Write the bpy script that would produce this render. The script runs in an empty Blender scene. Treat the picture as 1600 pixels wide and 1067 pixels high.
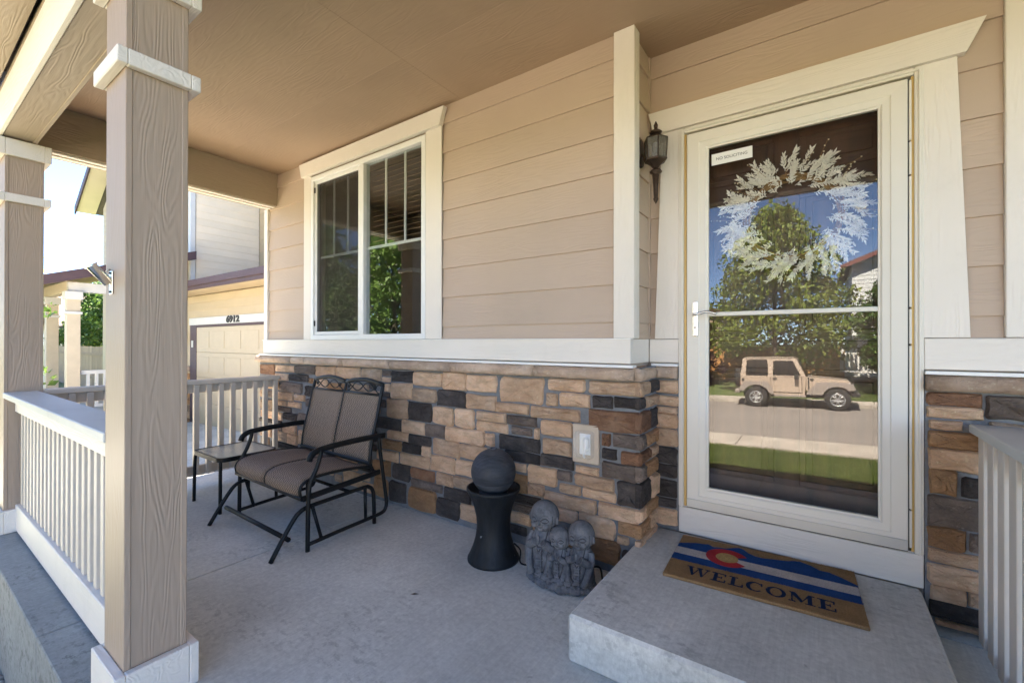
import bpy, bmesh, math, random
import numpy as np
from mathutils import Vector, Matrix
R = math.radians
random.seed(11)
rng = np.random.default_rng(11)
sc = bpy.context.scene
COL = sc.collection

# ------------------------------------------------------------------ camera
CAM_H = 1.25
cd = bpy.data.cameras.new('camera')
cd.sensor_width = 36.0
cd.lens = 693.0 * 36.0 / 1600.0
cd.clip_start = 0.02
cd.clip_end = 2000.0
cam = bpy.data.objects.new('camera', cd)
COL.objects.link(cam)
cam.location = (0, 0, CAM_H)
_yaw, _pit, _rol = R(34.93), R(0.168), R(0.085)
_fw = Vector((-math.sin(_yaw) * math.cos(_pit), math.cos(_yaw) * math.cos(_pit), math.sin(_pit)))
_rt = Vector((math.cos(_yaw), math.sin(_yaw), 0))
_up = _rt.cross(_fw)
_r = _rt * math.cos(_rol) + _up * math.sin(_rol)
_u = _up * math.cos(_rol) - _rt * math.sin(_rol)
cam.rotation_euler = Matrix((_r, _u, -_fw)).transposed().to_euler()
sc.camera = cam

# ------------------------------------------------------------------ sky, sun, exposure
SUN_EL, SUN_AZ = R(54.5), R(-3)      # azimuth from +Y, turned slightly towards -X
sun_dir = Vector((math.sin(SUN_AZ) * math.cos(SUN_EL), math.cos(SUN_AZ) * math.cos(SUN_EL), math.sin(SUN_EL)))
w = bpy.data.worlds.new('World')
sc.world = w
w.use_nodes = True
nt = w.node_tree
bg = nt.nodes['Background']
sky = nt.nodes.new('ShaderNodeTexSky')
sky.sky_type = 'NISHITA'
sky.sun_disc = False
sky.sun_elevation = SUN_EL
sky.sun_rotation = SUN_AZ
sky.altitude = 1600
sky.air_density = 0.5
sky.dust_density = 0.1
sky.ozone_density = 1.0
nt.links.new(sky.outputs[0], bg.inputs[0])
bg.inputs[1].default_value = 0.065
sl = bpy.data.lights.new('sun', 'SUN')
sl.energy = 5.0
sl.angle = R(0.53)
sl.color = (1.0, 0.90, 0.77)
so = bpy.data.objects.new('sun', sl)
COL.objects.link(so)
so.rotation_euler = (-sun_dir).to_track_quat('-Z', 'Y').to_euler()
so.location = (0, 10, 20)
vs = sc.view_settings
vs.view_transform = 'Standard'
vs.look = 'None'
vs.exposure = 3.88
vs.gamma = 1.0
vs.use_curve_mapping = False
cy = sc.cycles
cy.use_denoising = True
cy.max_bounces = 10
cy.diffuse_bounces = 5
cy.glossy_bounces = 4
cy.transmission_bounces = 6
cy.transparent_max_bounces = 10
cy.caustics_reflective = False
cy.caustics_refractive = False
cy.sample_clamp_indirect = 8.0

# ------------------------------------------------------------------ helpers
def tag(o, label=None, cat=None, group=None, kind=None):
    if label: o['label'] = label
    if cat: o['category'] = cat
    if group: o['group'] = group
    if kind: o['kind'] = kind
    return o

def thing(name, label, cat, loc=(0, 0, 0), rz=0.0, group=None):
    o = bpy.data.objects.new(name, None)
    COL.objects.link(o)
    o.location = loc
    o.rotation_euler = (0, 0, rz)
    o.empty_display_size = 0.1
    return tag(o, label, cat, group)

def link_mesh(name, me, mat, parent=None, smooth=False):
    o = bpy.data.objects.new(name, me)
    COL.objects.link(o)
    if mat is not None and not me.materials:
        for m in (mat if isinstance(mat, (list, tuple)) else [mat]):
            me.materials.append(m)
    if parent is not None:
        o.parent = parent
    if smooth:
        me.polygons.foreach_set('use_smooth', [True] * len(me.polygons))
    return o

class MB:
    """collects shapes; build() links them as ONE mesh object"""
    def __init__(s):
        s.v, s.f, s.m = [], [], []
    def add(s, vs, fs, mi=0):
        n = len(s.v)
        s.v += [tuple(p) for p in vs]
        s.f += [tuple(i + n for i in f) for f in fs]
        s.m += [mi] * len(fs)
        return s
    def box(s, x0, x1, y0, y1, z0, z1, c=0.0, mi=0):
        if c <= 0:
            vs = [(x, y, z) for x in (x0, x1) for y in (y0, y1) for z in (z0, z1)]
            fs = [(0, 1, 3, 2), (4, 6, 7, 5), (0, 4, 5, 1), (2, 3, 7, 6), (0, 2, 6, 4), (1, 5, 7, 3)]
            return s.add(vs, fs, mi)
        lo, hi = (x0, y0, z0), (x1, y1, z1)
        vs, ix = [], {}
        for sx in (0, 1):
            for sy in (0, 1):
                for sz in (0, 1):
                    sg = (sx, sy, sz)
                    for ax in range(3):
                        p = []
                        for k in range(3):
                            b = hi[k] if sg[k] else lo[k]
                            if k != ax:
                                b += -c if sg[k] else c
                            p.append(b)
                        ix[(sg, ax)] = len(vs)
                        vs.append(p)
        fs = []
        for ax in range(3):
            a, b = (ax + 1) % 3, (ax + 2) % 3
            for sd in (0, 1):
                q = []
                for (i, j) in ((0, 0), (1, 0), (1, 1), (0, 1)):
                    sg = [0, 0, 0]
                    sg[ax], sg[a], sg[b] = sd, i, j
                    q.append(ix[(tuple(sg), ax)])
                fs.append(tuple(q) if sd else tuple(q[::-1]))
            for i in (0, 1):
                for j in (0, 1):
                    s0, s1 = [0, 0, 0], [0, 0, 0]
                    s0[ax], s1[ax] = 0, 1
                    s0[a] = s1[a] = i
                    s0[b] = s1[b] = j
                    s0, s1 = tuple(s0), tuple(s1)
                    q = (ix[(s0, a)], ix[(s1, a)], ix[(s1, b)], ix[(s0, b)])
                    fs.append(q if i == j else q[::-1])
        for sg in [(x, y, z) for x in (0, 1) for y in (0, 1) for z in (0, 1)]:
            q = (ix[(sg, 0)], ix[(sg, 1)], ix[(sg, 2)])
            fs.append(q if sum(sg) % 2 else q[::-1])
        return s.add(vs, fs, mi)
    def prism(s, poly, axis, a, b, mi=0):
        """poly: 2-D outline; axis: 'x' -> poly in (y,z), 'y' -> (x,z), 'z' -> (x,y)"""
        def P(p, t):
            return {'x': (t, p[0], p[1]), 'y': (p[0], t, p[1]), 'z': (p[0], p[1], t)}[axis]
        n = len(poly)
        vs = [P(p, a) for p in poly] + [P(p, b) for p in poly]
        fs = [tuple(range(n))[::-1], tuple(range(n, 2 * n))]
        fs += [(i, (i + 1) % n, n + (i + 1) % n, n + i) for i in range(n)]
        return s.add(vs, fs, mi)
    def tube(s, pts, r, n=8, caps=True, flat=None, mi=0):
        """flat=(rx, ry): rectangular-ish section (4 corners chamfered)"""
        pts = [Vector(p) for p in pts]
        rs = r if isinstance(r, (list, tuple)) else [r] * len(pts)
        t0 = (pts[1] - pts[0]).normalized()
        ref = Vector((0, 0, 1)) if abs(t0.z) < 0.9 else Vector((1, 0, 0))
        u = t0.cross(ref).normalized()
        vs, k = [], len(pts)
        for i, p in enumerate(pts):
            if i == 0: t = pts[1] - pts[0]
            elif i == k - 1: t = pts[-1] - pts[-2]
            else: t = (pts[i + 1] - pts[i]).normalized() + (pts[i] - pts[i - 1]).normalized()
            t.normalize()
            u = (u - t * u.dot(t))
            if u.length < 1e-6: u = t.orthogonal()
            u.normalize()
            w_ = t.cross(u)
            for j in range(n):
                a = 2 * math.pi * j / n + (math.pi / n if flat else 0)
                c_, s_ = math.cos(a), math.sin(a)
                if flat:
                    c_ = max(-1, min(1, c_ * 1.35)) * flat[0]
                    s_ = max(-1, min(1, s_ * 1.35)) * flat[1]
                else:
                    c_, s_ = c_ * rs[i], s_ * rs[i]
                vs.append(p + u * c_ + w_ * s_)
        fs = []
        for i in range(k - 1):
            for j in range(n):
                a, b = i * n + j, i * n + (j + 1) % n
                fs.append((a, b, b + n, a + n))
        if caps:
            fs.append(tuple(range(n))[::-1])
            fs.append(tuple((k - 1) * n + j for j in range(n)))
        return s.add(vs, fs, mi)
    def lathe(s, prof, n=24, c=(0, 0, 0), mi=0):
        vs, fs = [], []
        for (r, z) in prof:
            for j in range(n):
                a = 2 * math.pi * j / n
                vs.append((c[0] + r * math.cos(a), c[1] + r * math.sin(a), c[2] + z))
        for i in range(len(prof) - 1):
            for j in range(n):
                a, b = i * n + j, i * n + (j + 1) % n
                fs.append((a, b, b + n, a + n))
        fs.append(tuple(range(n))[::-1])
        fs.append(tuple((len(prof) - 1) * n + j for j in range(n)))
        return s.add(vs, fs, mi)
    def ball(s, c, r, nu=14, nv=9, sq=(1, 1, 1), mi=0):
        prof = []
        vs, fs = [], []
        for i in range(nv + 1):
            t = math.pi * i / nv
            for j in range(nu):
                a = 2 * math.pi * j / nu
                rr = r * max(math.sin(t), 1e-3)
                vs.append((c[0] + rr * math.cos(a) * sq[0], c[1] + rr * math.sin(a) * sq[1], c[2] - r * math.cos(t) * sq[2]))
        for i in range(nv):
            for j in range(nu):
                a, b = i * nu + j, i * nu + (j + 1) % nu
                fs.append((a, b, b + nu, a + nu))
        fs.append(tuple(range(nu))[::-1])
        fs.append(tuple(nv * nu + j for j in range(nu)))
        return s.add(vs, fs, mi)
    def mesh(s, name):
        me = bpy.data.meshes.new(name)
        me.from_pydata(s.v, [], s.f)
        if any(s.m): me.polygons.foreach_set('material_index', s.m)
        me.update()
        return me
    def build(s, name, mat, parent=None, smooth=False, label=None):
        o = link_mesh(name, s.mesh(name), mat, parent, smooth)
        if label: o['label'] = label
        return o

def smooth_path(pts, k=5):
    """Catmull-Rom through the points"""
    P = [Vector(p) for p in pts]
    P = [P[0] * 2 - P[1]] + P + [P[-1] * 2 - P[-2]]
    out = []
    for i in range(1, len(P) - 2):
        for j in range(k):
            t = j / k
            a, b, c, d = P[i - 1], P[i], P[i + 1], P[i + 2]
            out.append(0.5 * ((2 * b) + (c - a) * t + (2 * a - 5 * b + 4 * c - d) * t * t + (3 * b - a - 3 * c + d) * t ** 3))
    out.append(P[-2])
    return out

def copy_tree(o, parent=None, first=True):
    c = o.copy()
    COL.objects.link(c)
    c.parent = parent
    for ch in list(o.children):
        copy_tree(ch, c, False)
    return c

def text_mesh(body, size, depth=0.0, bold=0.0):
    cu = bpy.data.curves.new('lettering', 'FONT')
    cu.body = body
    cu.size = size
    cu.extrude = depth
    cu.offset = bold
    cu.align_x = 'CENTER'
    cu.align_y = 'CENTER'
    to = bpy.data.objects.new('lettering', cu)
    COL.objects.link(to)
    dg = bpy.context.evaluated_depsgraph_get()
    me = bpy.data.meshes.new_from_object(to.evaluated_get(dg))
    bpy.data.objects.remove(to)
    return me

# ------------------------------------------------------------------ materials
def new_mat(name):
    m = bpy.data.materials.new(name)
    m.use_nodes = True
    n = m.node_tree
    p = n.nodes['Principled BSDF']
    return m, n, p

def nd(n, t, **kw):
    x = n.nodes.new(t)
    for k, v in kw.items():
        if k in x.inputs.keys(): x.inputs[k].default_value = v
        else: setattr(x, k, v)
    return x

def coords(n, scale=(1, 1, 1), rnd=True):
    tc = nd(n, 'ShaderNodeTexCoord')
    mp = nd(n, 'ShaderNodeMapping')
    mp.inputs['Scale'].default_value = scale
    n.links.new(tc.outputs['Object'], mp.inputs['Vector'])
    if not rnd:
        return mp.outputs[0]
    oi = nd(n, 'ShaderNodeObjectInfo')
    ml = nd(n, 'ShaderNodeMath', operation='MULTIPLY')
    ml.inputs[1].default_value = 37.0
    n.links.new(oi.outputs['Random'], ml.inputs[0])
    ad = nd(n, 'ShaderNodeVectorMath', operation='ADD')
    n.links.new(mp.outputs[0], ad.inputs[0])
    n.links.new(ml.outputs[0], ad.inputs[1])
    return ad.outputs[0]

def ramp(n, src, stops):
    r = nd(n, 'ShaderNodeValToRGB')
    e = r.color_ramp.elements
    while len(e) < len(stops): e.new(0.5)
    for x, (p, c) in zip(e, stops):
        x.position = p
        x.color = (c[0], c[1], c[2], 1) if isinstance(c, (tuple, list)) else (c, c, c, 1)
    n.links.new(src, r.inputs[0])
    return r.outputs[0]

def mixc(n, fac, a, b, mode='MIX'):
    x = nd(n, 'ShaderNodeMix', data_type='RGBA', blend_type=mode)
    for s, v in ((0, fac), (6, a), (7, b)):
        if hasattr(v, 'is_linked') or hasattr(v, 'links'):
            n.links.new(v, x.inputs[s])
        else:
            x.inputs[s].default_value = v if s == 0 else ((*v, 1) if len(v) == 3 else v)
    return x.outputs[2]

def bump(n, p, h, dist, strength=1.0):
    b = nd(n, 'ShaderNodeBump')
    b.inputs['Strength'].default_value = strength
    b.inputs['Distance'].default_value = dist
    n.links.new(h, b.inputs['Height'])
    n.links.new(b.outputs[0], p.inputs['Normal'])
    return b

def noise(n, vec, scale, detail=3, rough=0.55, dist=0.0):
    x = nd(n, 'ShaderNodeTexNoise')
    x.inputs['Scale'].default_value = scale
    x.inputs['Detail'].default_value = detail
    x.inputs['Roughness'].default_value = rough
    x.inputs['Distortion'].default_value = dist
    n.links.new(vec, x.inputs['Vector'])
    return x.outputs[0]

def math_(n, op, a, b=None):
    x = nd(n, 'ShaderNodeMath', operation=op)
    for i, v in enumerate((a, b)):
        if v is None: continue
        if hasattr(v, 'links'): n.links.new(v, x.inputs[i])
        else: x.inputs[i].default_value = v
    return x.outputs[0]

def paint(name, col, axis='x', across=9.0, along=0.7, rings=55.0, depth=0.0012, rough=0.55, vary=0.06, dirt=0.0, piecevar=0.0):
    """painted fibre-cement / cedar board with embossed grain running along an axis"""
    m, n, p = new_mat(name)
    scl = {'x': (along, across, across), 'y': (across, along, across), 'z': (across, across, along)}[axis]
    v = coords(n, scl)
    n1 = noise(n, v, 1.0, 1.5, 0.4, 0.25)
    ring = math_(n, 'SINE', math_(n, 'MULTIPLY', n1, rings))
    scl2 = {'x': (6, 160, 160), 'y': (160, 6, 160), 'z': (160, 160, 6)}[axis]
    fine = noise(n, coords(n, scl2), 1.0, 2, 0.6)
    gate = noise(n, coords(n, (2.2, 2.2, 2.2)), 1.0, 2)
    gate = ramp(n, gate, [(0.35, 0.15), (0.65, 1.0)])
    h = math_(n, 'ADD', math_(n, 'MULTIPLY', math_(n, 'MULTIPLY', ring, 0.5), gate), math_(n, 'MULTIPLY', fine, 0.45))
    bump(n, p, h, depth, 0.9)
    big = noise(n, coords(n, (1.3, 1.3, 1.3)), 1.0, 4, 0.6)
    dk = tuple(c * (1 - vary * 1.6) for c in col)
    lt = tuple(min(1, c * (1 + vary)) for c in col)
    c = ramp(n, big, [(0.3, dk), (0.7, lt)])
    if piecevar:
        oi = nd(n, 'ShaderNodeObjectInfo')
        f = ramp(n, oi.outputs['Random'], [(0, 1 - piecevar), (1, 1 + piecevar)])
        c = mixc(n, 1.0, c, f, 'MULTIPLY')
    if dirt:
        sp = noise(n, coords(n, (5, 5, 5)), 1.0, 6, 0.75)
        c = mixc(n, math_(n, 'MULTIPLY', ramp(n, sp, [(0.56, 0.0), (0.78, 1.0)]), dirt), c, (0.14, 0.12, 0.10))
    n.links.new(c, p.inputs['Base Color'])
    p.inputs['Roughness'].default_value = rough
    p.inputs['Specular IOR Level'].default_value = 0.35
    return m

def plain(name, col, rough=0.5, metal=0.0, nscale=8.0, vary=0.08, bscale=120.0, bdist=0.0004, spec=0.4, coat=0.0):
    m, n, p = new_mat(name)
    v = coords(n)
    a = noise(n, v, nscale, 5, 0.6)
    c = ramp(n, a, [(0.3, tuple(x * (1 - vary) for x in col)), (0.7, tuple(min(1, x * (1 + vary)) for x in col))])
    n.links.new(c, p.inputs['Base Color'])
    p.inputs['Roughness'].default_value = rough
    p.inputs['Metallic'].default_value = metal
    p.inputs['Specular IOR Level'].default_value = spec
    p.inputs['Coat Weight'].default_value = coat
    if bdist: bump(n, p, noise(n, v, bscale, 3), bdist)
    return m

def stone_mat(name, c0, c1, c2):
    m, n, p = new_mat(name)
    v = coords(n)
    a = noise(n, v, 5.0, 6, 0.65)
    b = noise(n, coords(n, (9, 9, 26)), 1.0, 5, 0.65)
    c = ramp(n, a, [(0.25, c0), (0.5, c1), (0.78, c2)])
    c = mixc(n, math_(n, 'MULTIPLY', ramp(n, b, [(0.45, 0.0), (0.70, 1.0)]), 0.6), c, tuple(x * 0.55 for x in c1))
    warm = ramp(n, noise(n, v, 3.2, 4, 0.6, 0.6), [(0.50, 0.0), (0.68, 1.0)])
    c = mixc(n, math_(n, 'MULTIPLY', warm, 0.26), c, (c1[0] * 0.72, c1[1] * 0.60, c1[2] * 0.50))
    pit = noise(n, v, 60.0, 3, 0.7)
    c = mixc(n, math_(n, 'MULTIPLY', ramp(n, pit, [(0.58, 0.0), (0.75, 1.0)]), 0.35), c, tuple(min(1, x * 1.9 + 0.05) for x in c1))
    oi = nd(n, 'ShaderNodeObjectInfo')
    c = mixc(n, 1.0, c, ramp(n, oi.outputs['Random'], [(0, 0.74), (0.5, 1.0), (1, 1.16)]), 'MULTIPLY')
    n.links.new(c, p.inputs['Base Color'])
    p.inputs['Roughness'].default_value = 0.88
    p.inputs['Specular IOR Level'].default_value = 0.25
    h = math_(n, 'ADD', math_(n, 'MULTIPLY', noise(n, v, 34.0, 6, 0.72), 1.3), math_(n, 'MULTIPLY', b, 0.8))
    bump(n, p, h, 0.018, 1.0)
    return m

def concrete(name, col, stain=0.5, seed=0.0, bd=0.0012):
    m, n, p = new_mat(name)
    v = coords(n, rnd=False)
    big = noise(n, v, 1.1 + seed, 6, 0.62)
    c = ramp(n, big, [(0.3, tuple(x * 0.72 for x in col)), (0.72, tuple(x * 1.12 for x in col))])
    f = noise(n, v, 42.0, 4, 0.7)
    c = mixc(n, 1.0, c, ramp(n, f, [(0.3, 0.84), (0.7, 1.12)]), 'MULTIPLY')
    br = noise(n, coords(n, (140, 5, 40), False), 1.0, 3, 0.6)
    c = mixc(n, 1.0, c, ramp(n, br, [(0.3, 0.93), (0.7, 1.06)]), 'MULTIPLY')
    # damp-looking blotches: flecks gathered in patches
    fl = ramp(n, noise(n, coords(n, (17, 26, 17), False), 1.0, 5, 0.75), [(0.52, 0.0), (0.60, 1.0)])
    pa = ramp(n, noise(n, v, 1.5 + seed, 3, 0.5, 0.4), [(0.46, 0.0), (0.62, 1.0)])
    c = mixc(n, math_(n, 'MULTIPLY', math_(n, 'MULTIPLY', fl, pa), stain), c, tuple(x * 0.38 for x in col))
    bl = ramp(n, noise(n, coords(n, (2.6, 4.2, 3), False), 1.0, 6, 0.7, 0.8), [(0.60, 0.0), (0.70, 1.0)])
    c = mixc(n, math_(n, 'MULTIPLY', bl, stain * 0.5), c, tuple(x * 0.55 for x in col))
    sp = ramp(n, noise(n, v, 14.0, 2, 0.5), [(0.76, 0.0), (0.78, 1.0)])
    c = mixc(n, math_(n, 'MULTIPLY', sp, stain * 0.9), c, tuple(x * 0.25 for x in col))
    n.links.new(c, p.inputs['Base Color'])
    p.inputs['Roughness'].default_value = 0.8
    p.inputs['Specular IOR Level'].default_value = 0.3
    h = math_(n, 'ADD', noise(n, v, 55.0, 4, 0.65), math_(n, 'MULTIPLY', noise(n, coords(n, (240, 30, 60), False), 1.0, 2), 0.4))
    bump(n, p, h, bd, 0.8)
    return m

def glass_mat(name, f0=0.10, tint=(0.9, 0.92, 0.92)):
    m, n, p = new_mat(name)
    n.nodes.remove(p)
    out = n.nodes['Material Output']
    lw = nd(n, 'ShaderNodeLayerWeight')
    lw.inputs[0].default_value = 0.5
    f5 = math_(n, 'POWER', lw.outputs['Facing'], 4.0)
    fac = math_(n, 'ADD', math_(n, 'MULTIPLY', f5, 1 - f0), f0)
    tr = nd(n, 'ShaderNodeBsdfTransparent')
    tr.inputs[0].default_value = (*tint, 1)
    gl = nd(n, 'ShaderNodeBsdfGlossy')
    gl.inputs['Roughness'].default_value = 0.0
    gl.inputs['Color'].default_value = (0.97, 0.98, 0.97, 1)
    mx = nd(n, 'ShaderNodeMixShader')
    n.links.new(fac, mx.inputs[0])
    n.links.new(tr.outputs[0], mx.inputs[1])
    n.links.new(gl.outputs[0], mx.inputs[2])
    n.links.new(mx.outputs[0], out.inputs[0])
    return m

def leaf_mat(name, c0, c1, c2):
    m, n, p = new_mat(name)
    v = coords(n, rnd=False)
    a = noise(n, v, 2.2, 3, 0.6)
    b = noise(n, v, 19.0, 2, 0.6)
    c = ramp(n, math_(n, 'ADD', math_(n, 'MULTIPLY', a, 0.55), math_(n, 'MULTIPLY', b, 0.45)), [(0.33, c0), (0.5, c1), (0.68, c2)])
    n.links.new(c, p.inputs['Base Color'])
    p.inputs['Roughness'].default_value = 0.5
    p.inputs['Specular IOR Level'].default_value = 0.35
    tl = nd(n, 'ShaderNodeBsdfTranslucent')
    n.links.new(c, tl.inputs[0])
    mx = nd(n, 'ShaderNodeMixShader')
    mx.inputs[0].default_value = 0.3
    out = n.nodes['Material Output']
    n.links.new(p.outputs[0], mx.inputs[1])
    n.links.new(tl.outputs[0], mx.inputs[2])
    n.links.new(mx.outputs[0], out.inputs[0])
    return m

TAN = (0.495, 0.382, 0.295)
M = {}
M['siding_x'] = paint('tan lap siding', TAN, 'x', 18, 2.6, 50, 0.0009, 0.55, 0.04, 0.04, 0.03)
M['siding_y'] = paint('tan lap siding return', TAN, 'y', 18, 2.6, 50, 0.0009, 0.55, 0.04, 0.04, 0.03)
M['column'] = paint('taupe column paint', (0.405, 0.305, 0.228), 'z', 15, 1.9, 75, 0.001, 0.5, 0.05, 0.05)
M['ceiling'] = paint('tan ceiling panel', (0.395, 0.278, 0.19), 'x', 17, 2.8, 48, 0.0011, 0.6, 0.06, 0.05)
M['beam'] = paint('tan beam paint', (0.37, 0.29, 0.215), 'x', 16, 2.2, 50, 0.001, 0.55, 0.05, 0.05)
M['beam_y'] = paint('tan beam paint side', (0.37, 0.29, 0.215), 'y', 16, 2.2, 50, 0.001, 0.55, 0.05, 0.05)
CREAM = (0.77, 0.705, 0.63)
M['trim_x'] = paint('cream trim horizontal', CREAM, 'x', 17, 2.4, 55, 0.0011, 0.55, 0.03, 0.10)
M['trim_y'] = paint('cream trim depth', CREAM, 'y', 17, 2.4, 55, 0.0011, 0.55, 0.03, 0.10)
M['trim_z'] = paint('cream trim vertical', CREAM, 'z', 17, 2.4, 55, 0.0011, 0.55, 0.03, 0.08)
M['rail'] = paint('cream railing paint', (0.66, 0.58, 0.49), 'z', 9, 0.8, 40, 0.001, 0.55, 0.04, 0.14)
M['rail_cap'] = paint('grey cream rail cap', (0.56, 0.55, 0.51), 'x', 8, 0.7, 45, 0.001, 0.5, 0.06, 0.22)
M['rail_tan'] = paint('taupe railing paint', (0.58, 0.495, 0.40), 'z', 9, 0.8, 40, 0.001, 0.55, 0.04, 0.1)
M['vinyl'] = plain('white vinyl', (0.80, 0.79, 0.77), 0.35, 0, 3, 0.02, 60, 0.0001)
M['alum'] = plain('cream storm door aluminium', (0.75, 0.70, 0.615), 0.38, 0, 3, 0.02, 80, 0.0001)
M['sill_metal'] = plain('brushed aluminium sill', (0.52, 0.54, 0.56), 0.38, 0.7, 3, 0.05, 80, 0.0002)
M['brass'] = plain('gold weatherstrip', (0.62, 0.42, 0.15), 0.5, 0.3, 3, 0.05, 80, 0.0001)
M['dark_gap'] = plain('black rubber seal', (0.02, 0.02, 0.02), 0.7)
M['chrome'] = plain('satin nickel', (0.72, 0.70, 0.66), 0.25, 1.0, 3, 0.03, 80, 0)
M['mortar'] = plain('grey mortar', (0.20, 0.20, 0.205), 0.95, 0, 14, 0.2, 90, 0.006, 0.2)
M['st_c'] = stone_mat('tan stone', (0.50, 0.295, 0.17), (0.71, 0.465, 0.295), (0.81, 0.60, 0.43))
M['st_p'] = stone_mat('pinkish stone', (0.32, 0.21, 0.14), (0.46, 0.32, 0.215), (0.56, 0.42, 0.31))
M['st_o'] = stone_mat('ochre stone', (0.27, 0.14, 0.07), (0.45, 0.25, 0.125), (0.56, 0.36, 0.20))
M['st_r'] = stone_mat('rust stone', (0.15, 0.075, 0.045), (0.29, 0.15, 0.085), (0.42, 0.26, 0.16))
M['st_b'] = stone_mat('brown grey stone', (0.105, 0.08, 0.068), (0.205, 0.155, 0.125), (0.33, 0.255, 0.205))
M['st_d'] = stone_mat('charcoal stone', (0.035, 0.028, 0.026), (0.078, 0.064, 0.058), (0.17, 0.14, 0.12))
M['cap'] = stone_mat('sandstone cap', (0.46, 0.31, 0.21), (0.62, 0.45, 0.33), (0.72, 0.57, 0.45))
M['conc'] = concrete('porch concrete', (0.66, 0.655, 0.60), 0.42)
M['conc_step'] = concrete('step concrete', (0.58, 0.575, 0.53), 0.45, 0.6)
M['conc_ledge'] = concrete('weathered dimmed ledge concrete', (0.30, 0.305, 0.295), 0.7, 0.2)  # weathering stains, plus a base colour darkened against the strong light on the ledge
M['conc_walk'] = concrete('sunlit sidewalk concrete', (0.43, 0.38, 0.33), 0.3, 0.3)
M['glass'] = glass_mat('window glass', 0.06)
M['glass_door'] = glass_mat('storm door glass', 0.05, (0.96, 0.965, 0.96))
M['black_metal'] = plain('black powder coated steel', (0.008, 0.008, 0.0085), 0.45, 0.0, 20, 0.2, 200, 0.0002, 0.28)
M['bronze'] = plain('oil rubbed bronze', (0.055, 0.035, 0.024), 0.45, 0.55, 20, 0.3, 150, 0.0005)
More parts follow.
